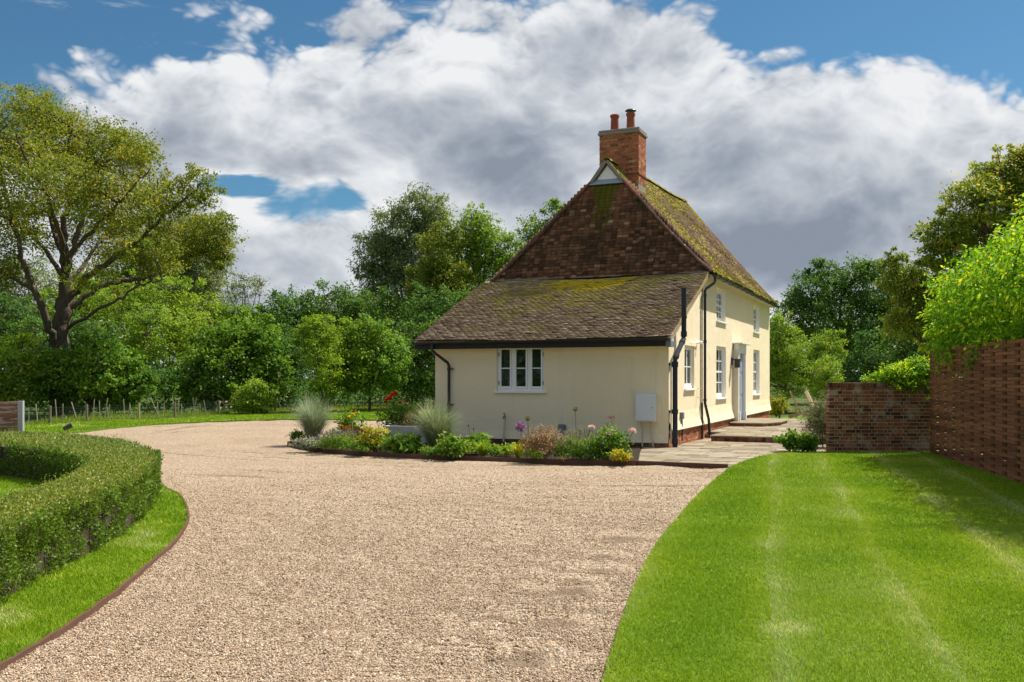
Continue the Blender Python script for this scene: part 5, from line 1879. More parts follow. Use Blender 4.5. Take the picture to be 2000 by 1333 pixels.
def tube_np(paths, n=6):
    """many tubes -> arrays. paths: list of (pts Nx3, radii N)"""
    Vs, Fs = [], []
    base = 0
    for pts, rad in paths:
        pts = np.asarray(pts, float); m = len(pts)
        d = np.gradient(pts, axis=0)
        d = unit(d)
        ref = np.array([0.31, 0.87, 0.21])
        s = unit(np.cross(d, ref)); u = np.cross(d, s)
        a = 2 * np.pi * np.arange(n) / n
        ring = pts[:, None] + (s[:, None] * np.cos(a)[None, :, None] + u[:, None] * np.sin(a)[None, :, None]) * np.asarray(rad)[:, None, None]
        Vs.append(ring.reshape(-1, 3))
        idx = base + np.arange(m * n).reshape(m, n)
        i0 = idx[:-1]; i1 = idx[1:]
        Fs.append(np.stack([i0, np.roll(i0, -1, 1), np.roll(i1, -1, 1), i1], -1).reshape(-1, 4))
        base += m * n
    return np.concatenate(Vs), np.concatenate(Fs)


def curve_pts(a, b, rng, n=6, bow=0.12, rise=0.1):
    a = np.asarray(a, float); b = np.asarray(b, float)
    t = np.linspace(0, 1, n)[:, None]
    L = np.linalg.norm(b - a)
    off = rng.normal(0, bow * L, 3); off[2] = abs(off[2]) * 0.3 + rise * L
    return a + (b - a) * t + off * (t * (1 - t)) * 2


def plant_tree(name, label, base, blobs, leaf, nleaf, lmat, rng_seed, limbs=None, trunk_r=0.2, cat='tree', group=None,
               clump=0.16, per=70, aspect=0.55, flat=0.7, hollow=0.45, twigs=True, droop=0.0, tint_shift=0.0, trunk_top=None, branch_r=0.05, bark='tree_bark', edge_tint=0.25):
    """base: world Vector; blobs: (centre xyz world, radii xyz, weight); limbs: list of (pts, radii) in world coords"""
    rng = np.random.default_rng(rng_seed)
    base = np.array(base, float)
    e = empty(name, base, 0, label, cat, group)
    B = [(np.array(c, float) - base, np.array(r, float), w) for c, r, w in blobs]
    wt = np.array([(r[0] * r[1] * r[2]) ** 0.667 * w for _, r, w in B]); wt /= wt.sum()
    ncl = max(6, nleaf // per)
    which = rng.choice(len(B), ncl, p=wt)
    cen = np.empty((ncl, 3)); out = np.empty((ncl, 3)); cr = np.empty(ncl)
    for i, k in enumerate(which):
        c, r, _ = B[k]
        u = rng.normal(0, 1, 3); u /= np.linalg.norm(u)
        out[i] = u
        rad = hollow + (1 - hollow) * rng.uniform(0, 1) ** 0.6
        cen[i] = c + u * r * rad * rng.uniform(0.92, 1.08)
        if rng.uniform() < 0.14:
            cen[i] = c + u * r * rng.uniform(1.05, 1.25); cr[i] = 0.5 * clump * (r[0] * r[1] * r[2]) ** 0.333
            continue
        cr[i] = clump * (r[0] * r[1] * r[2]) ** 0.333 * rng.uniform(0.6, 1.5)
    cen[:, 2] = np.maximum(cen[:, 2], 0.12)
    # limbs
    paths = []
    if limbs is None:
        top = np.mean([c for c, _, _ in B], axis=0)
        if trunk_top is not None: top = np.array(trunk_top) - base
        pts = curve_pts((0, 0, -0.2), top, rng, 8, 0.03, 0.0)
        limbs_l = [(pts, np.linspace(trunk_r, trunk_r * 0.3, 8))]
        for k in range(min(7, len(B) * 2)):
            c, r, _ = B[k % len(B)]
            st = pts[rng.integers(2, 6)]
            en = c + rand_unit(rng, 1)[0] * r * 0.6
            en[2] = max(en[2], st[2] * 0.9)
            limbs_l.append((curve_pts(st, en, rng, 7, 0.08, 0.05), np.linspace(trunk_r * 0.5, trunk_r * 0.12, 7)))
    else:
        limbs_l = [(np.array(p) - base, np.array(r)) for p, r in limbs]
    paths += limbs_l
    sk = np.concatenate([p[1:] for p, _ in limbs_l])
    if twigs:
        order = rng.permutation(ncl)[:min(ncl, 260)]
        for i in order:
            dd = np.linalg.norm((sk - cen[i]) * np.array([1, 1, 1.0]), axis=1) + np.where(sk[:, 2] > cen[i, 2] + 0.2, 1.5, 0)
            j = int(np.argmin(dd))
            L = np.linalg.norm(sk[j] - cen[i])
            if L > 0.15:
                r0 = min(branch_r, 0.012 * L + 0.012)
                paths.append((curve_pts(sk[j], cen[i], rng, 5, 0.10, 0.06), np.linspace(r0, r0 * 0.3, 5)))
    V, Fc = tube_np(paths, 6)
    tr = link('trunk', np_mesh('trunk', V, Fc, M[bark], smooth=True), e)
    # leaves
    n = ncl * per
    ci = np.repeat(np.arange(ncl), per)
    g = rng.normal(0, 1, (n, 3)) * np.array([1, 1, flat])
    P = cen[ci] + g * cr[ci][:, None] * 0.75
    P[:, 2] -= droop * np.abs(rng.normal(0, 1, n)) * cr[ci]
    ok = P[:, 2] > 0.03
    P = P[ok]; ci = ci[ok]; g = g[ok]; n = len(P)
    A = unit(unit(g) * 0.8 + rng.normal(0, 0.6, (n, 3)) + np.array([0, 0, -0.25 - droop]))
    Nn = unit(rng.normal(0, 0.75, (n, 3)) + out[ci] * 0.5 + np.array([0, 0, 0.75]))
    Lf = leaf * rng.uniform(0.65, 1.35, n)
    cl_t = rng.normal(0, 0.17, ncl)
    rr = np.linalg.norm(g, axis=1)
    tint = 0.42 + tint_shift + cl_t[ci] + rng.normal(0, 0.13, n) + edge_tint * (rr / 1.7 - 0.6)
    V, Fc, T = leaf_quads(P, A, Nn, Lf, Lf * aspect, np.clip(tint, 0, 1), fold=0.06)
    link('crown', np_mesh('crown', V, Fc, M[lmat], T), e)
    return e


def blob_px(x, y, rx, ry, Y, dy=0.0, depth=1.0, w=1.0):
    """a crown lobe seen at that spot, standing at distance Y + dy"""
    Yc = Y + dy
    k = Yc / F
    return (tuple(at(x, y, Yc)), (rx * k, max(rx, ry) * k * depth, ry * k), w)


def the_oak():
    Y = 42.0
    rng = np.random.default_rng(77)
    base = at(118, 800, Y); base.z = 0
    def path(pts, dys, r0, r1):
        P = [tuple(at(a, b, Y + d)) for (a, b), d in zip(pts, dys)]
        S = spline([Vector(q) for q in P], 5)
        P = np.array([tuple(q) for q in S])
        P += rng.normal(0, 0.05, P.shape)
        return (P, np.linspace(r0 * .78, r1 * .7, len(P)))
    L = []
    L.append(path([(118, 812), (117, 740), (117, 690), (120, 640), (125, 590), (128, 550), (126, 500), (128, 440), (135, 380), (132, 310), (140, 250)], [0] * 11, 0.50, 0.06))
    L[0] = (L[0][0], np.concatenate([np.linspace(0.46, 0.36, 20), np.linspace(0.34, 0.18, 10), np.linspace(0.16, 0.04, len(L[0][0]) - 30)]))
    L.append(path([(114, 700), (100, 640), (72, 580), (52, 530), (38, 480), (22, 420), (5, 350), (-10, 280)], [0, -.6, -1.2, -1.6, -2, -2.4, -2.6, -3], 0.24, 0.05))
    L.append(path([(126, 590), (165, 545), (215, 510), (265, 478), (310, 430), (350, 400), (395, 360)], [0, -.4, -.8, -1, -1.2, -1.5, -2], 0.22, 0.05))
    L.append(path([(128, 610), (180, 570), (240, 548), (300, 540), (360, 510), (410, 470), (440, 455)], [0, .5, 1, 1.4, 1.8, 2, 2.2], 0.19, 0.04))
    L.append(path([(128, 640), (170, 620), (220, 590), (270, 560), (320, 545)], [0, -1, -1.8, -2.6, -3.2], 0.12, 0.04))
    L.append(path([(127, 540), (148, 470), (165, 410), (182, 350), (215, 290), (235, 255)], [0, .3, .8, 1.4, 2, 2.4], 0.19, 0.04))
    L.append(path([(126, 520), (105, 450), (92, 380), (80, 300), (65, 220)], [0, 1, 2, 2.8, 3.4], 0.18, 0.04))
    L.append(path([(126, 550), (95, 500), (50, 450), (0, 420), (-60, 390)], [0, 1.2, 2.2, 3, 3.8], 0.16, 0.04))
    L.append(path([(127, 560), (140, 500), (190, 440), (240, 390), (290, 330)], [0, -1.5, -2.6, -3.6, -4.4], 0.17, 0.04))
    L.append(path([(126, 540), (120, 480), (100, 400), (60, 330), (30, 260)], [0, -1.5, -3, -4, -5], 0.15, 0.04))
    L.append(path([(60, 560), (20, 540), (-40, 510), (-90, 480)], [-1.4, -1, -.4, .4], 0.12, 0.04))
    L.append(path([(127, 560), (170, 510), (210, 450), (250, 420)], [0, 2, 4, 5.5], 0.14, 0.04))
    bl = []
    for (x, y, rx, ry, dy, w) in ((40, 255, 85, 70, -1, 1), (70, 215, 60, 40, 2, 1), (135, 275, 70, 65, 1, 1), (215, 300, 75, 60, 1.5, 1), (265, 300, 45, 45, -3, .9), (20, 340, 95, 70, -3.5, .9), (110, 365, 90, 60, -4, .55),
                                  (230, 395, 85, 55, -3.5, .8), (320, 390, 65, 50, -1, 1), (385, 365, 38, 38, -1.8, 1), (410, 455, 52, 40, 1.8, 1.1), (350, 480, 60, 40, 1.5, 1), (300, 500, 70, 35, -2.8, .8), (200, 470, 80, 45, 3.5, .6),
                                  (60, 440, 80, 55, 3, .6), (0, 450, 70, 60, -2, .8), (-80, 330, 80, 110, 0, .9), (-90, 470, 80, 70, 1, .8), (-10, 530, 60, 40, -1, .6), (170, 360, 70, 60, 4, .7), (250, 440, 60, 40, 5, .6), (190, 545, 60, 28, -2, .35), (420, 500, 35, 22, 1.8, .9)):
        bl.append(blob_px(x, y, rx, ry, Y, dy, 1.0, w))
    plant_tree('oak_tree', 'large spreading tree with olive-yellow leaves and ivy-rough dark trunk by the drive', base, bl, 0.120, 98000, 'oak_leaf', 5, limbs=L, clump=0.24, per=60, flat=0.55, hollow=0.35, branch_r=0.06, aspect=0.6, tint_shift=0.05)


the_oak()


def background_trees():
    T = plant_tree
    def tree(name, label, Y, bx, blobs, leaf, n, mat, seed, cat='tree', group='trees round the garden', **kw):
        leaf *= 0.84; n = int(n * 1.3)
        base = Vector(((bx - 1000) * Y / F, Y, 0))
        bl = [blob_px(x, y, rx, ry, Y, d, dep, w) for (x, y, rx, ry, d, dep, w) in blobs]
        return T(name, label, base, bl, leaf, n, M[mat].name, seed, cat=cat, group=group, **kw)
    # front row of shrubs behind the wire fence (left to right)
    S = 'shrubs behind the wire fence'
    tree('shrub', 'bright green leafy shrub at the left edge behind the board fence', 38, 20, [(10, 730, 62, 60, 0, 1, 1), (30, 700, 45, 50, .5, 1, 1), (-60, 720, 60, 75, 0, 1, 1)], 0.17, 9000, 'fresh_leaf', 21, 'shrub', S, trunk_r=0.07, droop=.1)
    tree('shrub', 'broad dark green shrub under the large spreading tree', 39, 175, [(175, 735, 100, 58, 0, .7, 1), (115, 740, 50, 50, -.5, .8, 1), (245, 745, 50, 55, 0, .8, 1), (200, 700, 60, 45, .8, .8, 1)], 0.18, 15000, 'mid_leaf', 22, 'shrub', S, trunk_r=0.07, aspect=.65, tint_shift=-0.1)
    tree('shrub', 'large dark green shrub with shiny leaves left of the pale slim tree', 43, 455, [(440, 715, 75, 75, 0, .8, 1), (400, 740, 50, 55, -.6, .8, 1), (500, 690, 60, 65, .6, .8, 1), (455, 665, 60, 50, .8, .8, 1), (530, 720, 42, 60, .6, .8, 1)], 0.18, 18000, 'mid_leaf', 23, 'shrub', S, trunk_r=0.08, aspect=.62)
    tree('shrub', 'light green low shrub spilling over the wire fence', 40.2, 495, [(495, 772, 40, 34, 0, .8, 1)], 0.14, 3600, 'fresh_leaf', 24, 'shrub', S, trunk_r=0.05)
    tree('slim_tree', 'pale slim young tree between two rounded shrubs', 42, 632, [(632, 700, 38, 62, 0, .9, 1), (628, 645, 36, 34, 0, .9, 1), (640, 755, 34, 28, 0, .9, 1), (600, 660, 25, 30, .5, .9, 1)], 0.12, 10000, 'fresh_leaf', 25, trunk_r=0.07, aspect=.5, tint_shift=-0.05)
    tree('shrub', 'rounded grey-green shrub with drooping pale leaves', 44, 722, [(720, 690, 68, 62, 0, .9, 1), (715, 650, 50, 40, 0, .9, 1), (765, 700, 30, 62, .5, .9, 1), (690, 735, 45, 40, -.4, .8, 1)], 0.16, 15000, 'mid_leaf', 26, 'shrub', S, trunk_r=0.08, droop=.5, tint_shift=.12)
    tree('shrub', 'dark shrub in shade next to the left corner of the cottage', 46, 825, [(815, 720, 48, 62, 0, 1, 1), (860, 700, 50, 80, 1, 1, 1), (800, 670, 40, 40, 1, 1, 1)], 0.17, 11000, 'dark_leaf', 27, 'shrub', S, trunk_r=0.08)
    tree('shrub', 'greyish loose shrub in the gap beside the pale slim tree', 46, 560, [(560, 720, 40, 68, 0, 1, 1), (580, 670, 35, 50, 0, 1, 1)], 0.13, 7000, 'dark_leaf', 28, 'shrub', S, trunk_r=0.06, tint_shift=.1)
    tree('shrub', 'sunlit yellow-green shrub in the gap right of the spreading tree', 50, 330, [(330, 700, 70, 75, 0, .8, 1), (300, 650, 60, 55, 0, .8, 1), (380, 660, 50, 55, .8, .8, 1), (345, 765, 40, 26, -2, .8, 1)], 0.15, 13000, 'fresh_leaf', 29, 'shrub', S, trunk_r=0.08, tint_shift=.1)
    tree('shrub', 'dark green shrub filling the gap behind the spreading trunk', 47, 80, [(70, 690, 80, 70, 0, .8, 1), (0, 650, 70, 70, 1, .8, 1), (160, 670, 60, 60, 1, .8, 1)], 0.19, 13000, 'dark_leaf', 30, 'shrub', S, trunk_r=0.08)
    # middle distance
    tree('tree', 'yellow-green tree seen through the lower boughs of the spreading tree', 56, 250, [(230, 620, 90, 70, 0, .8, 1), (310, 590, 70, 60, 0, .8, 1), (160, 600, 70, 60, 1, .8, 1), (380, 620, 55, 60, 0, .8, 1)], 0.18, 17000, 'fresh_leaf', 31, trunk_r=.16)
    tree('tree', 'grey-green willow rising behind the right boughs of the spreading tree', 62, 385, [(385, 520, 55, 80, 0, .9, 1), (350, 470, 45, 60, 0, .9, 1), (415, 480, 35, 60, 0, .9, 1), (400, 570, 50, 60, 0, .9, 1), (300, 500, 60, 60, 2, .9, 1)], 0.24, 26000, 'willow_leaf', 32, trunk_r=.2, aspect=.3, droop=.4)
    tree('tree', 'grey-green tree rising behind the trunk of the spreading tree', 60, 60, [(40, 560, 80, 70, 0, .8, 1), (120, 590, 70, 60, 0, .8, 1), (-30, 600, 70, 80, 0, .8, 1), (190, 560, 55, 55, 1, .8, 1)], 0.22, 17000, 'willow_leaf', 132, trunk_r=.2, aspect=.4)
    tree('tree', 'fresh green tree filling the view between the willow and the oak limbs', 64, 270, [(255, 530, 60, 55, 0, .8, 1), (320, 560, 60, 55, 0, .8, 1), (210, 580, 60, 50, 0, .8, 1)], 0.2, 13000, 'fresh_leaf', 133, trunk_r=.18, tint_shift=-.1)
    tree('tree', 'thin wispy tree with sky showing through it', 60, 478, [(478, 575, 32, 45, 0, .9, 1), (500, 555, 22, 25, 0, .9, 1), (455, 560, 20, 30, 0, .9, 1)], 0.13, 2600, 'willow_leaf', 33, trunk_r=.1, aspect=.4, clump=.2, per=30)
    tree('tree', 'mid green tree behind the large shiny shrub', 57, 480, [(480, 640, 60, 42, 0, .9, 1), (540, 650, 50, 50, 0, .9, 1), (430, 640, 40, 50, 0, .9, 1)], 0.18, 12000, 'mid_leaf', 34, trunk_r=.14, tint_shift=.06)
    tree('tree', 'wide dark green tree behind the slim tree and the drooping shrub', 56, 640, [(580, 615, 60, 48, 0, .9, 1), (650, 605, 65, 48, 0, .9, 1), (720, 610, 60, 46, 0, .9, 1), (640, 660, 90, 60, 0, .8, 1), (775, 640, 50, 60, 0, .8, 1)], 0.19, 21000, 'dark_leaf', 35, trunk_r=.2, tint_shift=.12)
    tree('tree', 'tall grey-green willow left of the roof', 66, 800, [(820, 410, 48, 48, 0, .9, 1), (770, 440, 42, 50, 0, .9, 1), (740, 500, 45, 55, 0, .9, 1), (810, 500, 75, 60, 0, .9, 1), (850, 440, 35, 55, 0, .9, 1), (780, 570, 75, 55, 0, .9, 1), (850, 560, 55, 70, 0, .9, 1)], 0.26, 40000, 'willow_leaf', 36, trunk_r=.22, aspect=.36, droop=.5, clump=.2, tint_shift=-.05)
    tree('tree', 'warm green tree in front of the tall willow', 58, 865, [(860, 500, 42, 55, 0, .9, 1), (850, 560, 55, 55, 0, .9, 1), (890, 590, 55, 60, 0, .9, 1), (870, 460, 30, 30, 0, .9, 1)], 0.18, 15000, 'oak_leaf', 37, trunk_r=.2, aspect=.5, tint_shift=-.15)
    tree('tree', 'light green airy tree left of the roof slope', 60, 945, [(930, 445, 38, 40, 0, .9, 1), (960, 490, 45, 45, 0, .9, 1), (915, 500, 35, 50, 0, .9, 1), (1000, 500, 30, 40, 0, .9, 1), (940, 550, 60, 50, 0, .9, 1)], 0.18, 19000, 'fresh_leaf', 38, trunk_r=.2, clump=.2, per=50, tint_shift=-.1)
    tree('tree', 'small treetop showing just above the left hip of the roof', 62, 1050, [(1040, 455, 32, 32, 0, .9, 1), (1085, 420, 22, 28, 0, .9, 1), (1060, 500, 60, 50, 0, .9, 1), (1100, 470, 40, 50, 0, .9, 1)], 0.18, 10000, 'mid_leaf', 39, trunk_r=.18, clump=.2, tint_shift=.1)
    tree('tree', 'dark green tree low behind the lean-to roof', 54, 885, [(880, 640, 60, 70, 0, .8, 1), (830, 620, 50, 60, 0, .8, 1), (950, 620, 60, 60, 0, .8, 1)], 0.18, 11000, 'dark_leaf', 40, trunk_r=.16, tint_shift=.05)
    # right of the cottage
    tree('tree', 'dark green broad oak beyond the terrace right of the cottage', 60, 1650, [(1600, 570, 62, 48, 0, .9, 1), (1685, 565, 62, 52, 0, .9, 1), (1560, 610, 45, 45, 0, .9, 1), (1750, 590, 62, 60, 0, .9, 1), (1640, 640, 95, 62, 0, .8, 1), (1760, 670, 80, 70, 0, .8, 1), (1600, 530, 30, 20, 0, .9, 1), (1700, 525, 30, 18, 0, .9, 1)], 0.21, 30000, 'dark_leaf', 41, trunk_r=.35, clump=.2, tint_shift=.06)
    tree('tree', 'shaded dark tree behind the brick wall', 48, 1740, [(1730, 700, 70, 60, 0, .8, 1), (1690, 730, 60, 45, 0, .8, 1), (1800, 700, 60, 70, 0, .8, 1), (1850, 660, 60, 80, 0, .8, 1)], 0.19, 13000, 'dark_leaf', 42, trunk_r=.18)
    tree('shrub', 'tall feathery light green shrub at the far corner of the cottage', 44, 1535, [(1535, 690, 40, 55, 0, .9, 1), (1525, 645, 28, 35, 0, .9, 1), (1545, 735, 42, 45, 0, .9, 1), (1500, 700, 30, 70, .5, .9, 1)], 0.12, 15000, 'fresh_leaf', 43, 'shrub', 'feathery shrubs beyond the terrace', trunk_r=.08, aspect=.4, clump=.15, tint_shift=-.02)
    tree('shrub', 'feathery light green shrub right of the tallest feathery one', 45, 1605, [(1605, 695, 34, 42, 0, .9, 1), (1625, 670, 26, 25, 0, .9, 1), (1590, 735, 36, 45, 0, .9, 1)], 0.12, 10000, 'fresh_leaf', 44, 'shrub', 'feathery shrubs beyond the terrace', trunk_r=.07, aspect=.4, clump=.15, tint_shift=-.12)
    tree('shrub', 'small pale feathery shrub just left of the brick wall top', 41, 1615, [(1615, 730, 24, 38, 0, .9, 1), (1610, 760, 26, 28, 0, .9, 1)], 0.10, 5500, 'fresh_leaf', 45, 'shrub', 'feathery shrubs beyond the terrace', trunk_r=.05, aspect=.4, tint_shift=.05)
    tree('shrub', 'low yellow-green shrub at the foot of the far cottage corner', 37.5, 1525, [(1523, 790, 20, 18, 0, .9, 1), (1512, 795, 14, 15, 0, .9, 1)], 0.08, 2400, 'golden_leaf', 46, 'shrub', trunk_r=.03, tint_shift=-.15, group='plants on the terrace edge')
    tree('tree', 'big spreading tree with bronze-yellow tops above the fence', 28, 1960, [(1960, 345, 58, 45, 0, 1, 1), (1900, 395, 58, 48, -.5, 1, 1), (1985, 420, 60, 50, -.6, 1, 1), (1850, 455, 48, 36, 0, 1, 1), (1925, 475, 62, 38, .6, 1, 1), (1830, 500, 38, 28, 0, 1, 1), (2050, 370, 80, 90, 0, 1, 1), (2070, 500, 80, 70, 0, 1, 1), (1980, 510, 50, 45, 1, 1, 1), (1995, 310, 40, 25, 0, 1, 1), (1870, 530, 50, 22, .5, 1, .6)], 0.115, 42000, 'yellow_leaf', 47, trunk_r=.3, clump=.22, per=60, flat=.45, hollow=.3, tint_shift=.02, edge_tint=.4)
    tree('tree', 'olive-green drooping tree left of the lime green foliage', 29, 1850, [(1748, 500, 24, 16, 0, 1, 1), (1760, 540, 38, 34, 0, 1, 1), (1795, 585, 42, 40, 0, 1, 1), (1770, 620, 40, 36, 0, 1, 1), (1815, 540, 30, 30, 0, 1, 1), (1835, 620, 40, 50, 0, 1, 1)], 0.11, 17000, 'yellow_leaf', 48, trunk_r=.09, clump=.2, droop=.6, aspect=.4, tint_shift=-.12)


background_trees()


def far_wood():
    rng = np.random.default_rng(99)
    n = 90000
    a = rng.uniform(R(-180), R(180), n)
    r = rng.uniform(82, 112, n)
    x = np.sin(a) * r; y = np.cos(a) * r
    top = 4.5 + 3.2 * vnoise(x * 0.12, y * 0.12, 5) + 1.6 * vnoise(x * 0.45, y * 0.45, 6)
    z = top * rng.uniform(0, 1, n) ** 0.55
    P = np.stack([x, y, z], 1)
    A = rand_unit(rng, n); Nn = unit(rng.normal(0, .6, (n, 3)) + np.array([0, -.3, .7]))
    L = rng.uniform(.5, 1.0, n)
    V, Fc, T = leaf_quads(P, A, Nn, L, L * .6, np.clip(rng.normal(.45, .18, n), 0, 1), .05)
    tag(link('far_wood', np_mesh('far_wood', V, Fc, M['dark_leaf'], T)), 'dark belt of far woodland behind the garden', 'woodland', kind='stuff')


far_wood()


def undergrowth():
    rng = np.random.default_rng(131)
    n = 26000
    x = rng.uniform(-33, 3, n)
    y0 = np.interp(x, [-33, -17, -12, -8, 3], [38, 40, 45.5, 48, 49])
    y = y0 + rng.uniform(0, 5, n)
    top = 1.1 + 1.5 * vnoise(x * .5, y * .3, 12)
    P = np.stack([x, y, top * rng.uniform(0, 1, n) ** .7], 1)
    A = rand_unit(rng, n); Nn = unit(rng.normal(0, .6, (n, 3)) + np.array([0, -.2, .7]))
    L = rng.uniform(.12, .24, n)
    V, Fc, T = leaf_quads(P, A, Nn, L, L * .6, np.clip(rng.normal(.4, .18, n), 0, 1), .05)
    tag(link('undergrowth', np_mesh('undergrowth', V, Fc, M['dark_leaf'], T)), 'dark tangled undergrowth below the shrubs behind the wire fence', 'undergrowth', kind='stuff')


undergrowth()


def clipped_hedge():
    rng = np.random.default_rng(15)
    e = empty('clipped_hedge', (-4.5, 10, 0), 0, 'low clipped green hedge curving round the grass beside the drive', 'hedge')
    O = np.array([(p.x, p.y) for p in hout_s]); I = np.array([(p.x, p.y) for p in hin_s])
    H = 0.575
    m = min(len(O), len(I))
    O = O[:m]; I = I[:m]
    # core of twigs
    ins = 0.07
    b = MB()
    vs = []; fs = []
    for k in range(m):
        d = (O[k] - I[k]); d = d / np.linalg.norm(d)
        o = O[k] - d * ins; i = I[k] + d * ins
        vs += [(o[0], o[1], 0.02), (o[0] - d[0] * .02, o[1] - d[1] * .02, H - ins - .02), (i[0] + d[0] * .02, i[1] + d[1] * .02, H - ins - .02), (i[0], i[1], 0.02)]
    for k in range(m - 1):
        a = 4 * k
        fs += [(a, a + 4, a + 5, a + 1), (a + 1, a + 5, a + 6, a + 2), (a + 2, a + 6, a + 7, a + 3)]
    b.add([(v[0] + 4.5, v[1] - 10, v[2]) for v in vs], fs)
    b.build('twig_core', M['twig'], e)
    # leaves on the three faces
    seg = np.linalg.norm(np.diff(O, axis=0), axis=1)
    cum = np.concatenate([[0], np.cumsum(seg)])
    def samp(curve, t):
        return np.stack([np.interp(t, cum, curve[:, 0]), np.interp(t, cum, curve[:, 1])], 1)
    def face(n, kind):
        # nearer parts carry more leaves
        u = rng.uniform(0, 1, n) ** 1.25
        t = 1.0 + u * (cum[-1] - 1.0)
        o = samp(O, t); i = samp(I, t)
        d = unit(np.column_stack([o - i, np.zeros(n)]))
        wob = 0.05 * (vnoise(t * 2.6, np.full(n, 3.3), 1) - .5) + 0.05 * (vnoise(t * 7, np.full(n, 1.7), 2) - .5)
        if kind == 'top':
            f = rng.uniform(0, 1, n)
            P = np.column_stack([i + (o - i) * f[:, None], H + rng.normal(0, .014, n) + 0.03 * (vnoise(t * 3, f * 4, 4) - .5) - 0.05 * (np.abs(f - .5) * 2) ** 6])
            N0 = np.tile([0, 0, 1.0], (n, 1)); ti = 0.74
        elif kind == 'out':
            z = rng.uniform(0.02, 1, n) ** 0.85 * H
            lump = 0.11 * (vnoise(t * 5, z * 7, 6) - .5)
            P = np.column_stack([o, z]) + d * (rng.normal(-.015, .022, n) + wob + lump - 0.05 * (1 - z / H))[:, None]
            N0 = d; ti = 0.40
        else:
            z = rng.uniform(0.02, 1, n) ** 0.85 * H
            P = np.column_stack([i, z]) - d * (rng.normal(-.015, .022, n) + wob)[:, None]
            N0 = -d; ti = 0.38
        A = unit(N0 * 0.5 + rng.normal(0, .7, (n, 3)) + np.array([0, 0, 0.35]))
        Nn = unit(N0 * 0.8 + rng.normal(0, .7, (n, 3)) + np.array([0, 0, .3]))
        L = rng.uniform(.016, .034, n) * (1 + 0.035 * np.maximum(t - 4, 0))
        hole = vnoise(t * 6.5, P[:, 2] * 9, 8)
        keep = (hole > 0.24) if kind != 'top' else (hole > -1)
        return P[keep], A[keep], Nn[keep], L[keep], np.clip(ti + rng.normal(0, .14, n), 0, 1)[keep]
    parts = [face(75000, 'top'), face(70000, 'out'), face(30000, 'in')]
    # stray shoots standing above the cut
    n = 1700
    t = rng.uniform(1, cum[-1], n); f = rng.uniform(0, 1, n)
    o = samp(O, t); i = samp(I, t)
    for k in range(5):
        P = np.column_stack([i + (o - i) * f[:, None], np.full(n, H) + 0.017 * k * rng.uniform(.2, 1.5, n)])
        parts.append((P, unit(rng.normal(0, .5, (n, 3)) + np.array([0, 0, .8])), rand_unit(rng, n), rng.uniform(.014, .026, n), np.clip(rng.normal(.85, .1, n), 0, 1)))
    P, A, Nn, L, T = (np.concatenate([q[k] for q in parts]) for k in range(5))
    P = P - np.array([-4.5, 10, 0])
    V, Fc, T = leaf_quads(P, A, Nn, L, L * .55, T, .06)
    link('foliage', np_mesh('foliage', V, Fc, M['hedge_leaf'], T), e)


clipped_hedge()


def lime_hedge():
    # climber-like lime green foliage leaning over the woven fence
    bl = []
    rng = np.random.default_rng(17)
    for d, off, z, r, rz in ((-0.1, -0.85, 2.9, .75, .85), (0.5, -.65, 3.15, .8, .95), (1.2, -.65, 3.3, .85, 1.0), (0.1, -1.5, 2.6, .9, .9), (1.9, -.65, 3.2, .85, 1.0), (2.8, -.7, 3.3, .9, 1.05), (3.8, -.7, 3.3, .9, 1.0), (5.0, -.8, 3.35, .95, 1.1),
                             (6.3, -.8, 3.5, 1.0, 1.1), (7.6, -.8, 3.5, 1.1, 1.1), (8.8, -.8, 3.5, 1.1, 1.1), (0.6, -.4, 2.4, .6, .4), (1.6, -.4, 2.4, .6, .4), (3, -.4, 2.35, .6, .4), (0.0, -.6, 2.4, .55, .45)):
        c = FA + FD * d + FN * off
        bl.append(((c.x, c.y, z - .22), (r, r, rz), 1.0))
    for k in range(11):
        c = FA + FD * (-0.6 + 0.95 * k) + FN * -0.85
        bl.append(((c.x, c.y, 1.25), (.62, .55, 1.2), 0.8))
    base = FA + FD * 1.5 + FN * -1.1
    plant_tree('lime_green_shrub', 'dense lime green leafy shrub rising above the woven fence', base, bl, 0.086, 98000, 'lime_leaf', 50, trunk_r=.035, branch_r=.012, cat='shrub', clump=.2, per=45, aspect=.48, droop=.5, hollow=.45, edge_tint=.25, tint_shift=.0)
    Y = 20.3
    bl = [blob_px(1755, 733, 36, 22, Y, 0, .8, 1), blob_px(1790, 722, 32, 22, Y, .1, .8, 1), blob_px(1722, 740, 34, 11, Y, .1, .8, .8), blob_px(1770, 752, 34, 14, Y, -.22, .4, .8), blob_px(1812, 735, 15, 22, Y, .1, 1, .8), blob_px(1800, 760, 20, 9, Y, -.2, .4, .4)]
    plant_tree('climbing_plant', 'yellow-green climber tumbling over the top of the brick wall', (8.3, 20.55, 0), bl, 0.062, 9500, 'lime_leaf', 51, trunk_r=.035, cat='climber', clump=.22, per=30, aspect=.45, tint_shift=.02, hollow=.3, edge_tint=.35)


lime_hedge()
for k, (x, y, lb) in enumerate(((10.9, 13.4, 'leafy tree just beyond the woven fence, shading the near part of the lawn'), (11.3, 17.0, 'leafy tree just beyond the woven fence, shading the far part of the lawn'))):
    plant_tree('tree', lb, (x, y, 0), [((x, y, 4.6), (1.3, 1.5, 1.5), 1), ((x - .3, y + .8, 4.0), (1.1, 1.2, 1.0), 1), ((x, y - .9, 4.2), (1.1, 1.2, 1.1), 1)], 0.11, 9000, 'fresh_leaf', 210 + k, trunk_r=.12, group='trees beyond the woven fence')


# --- the flower bed
def bedz(): return 0.05


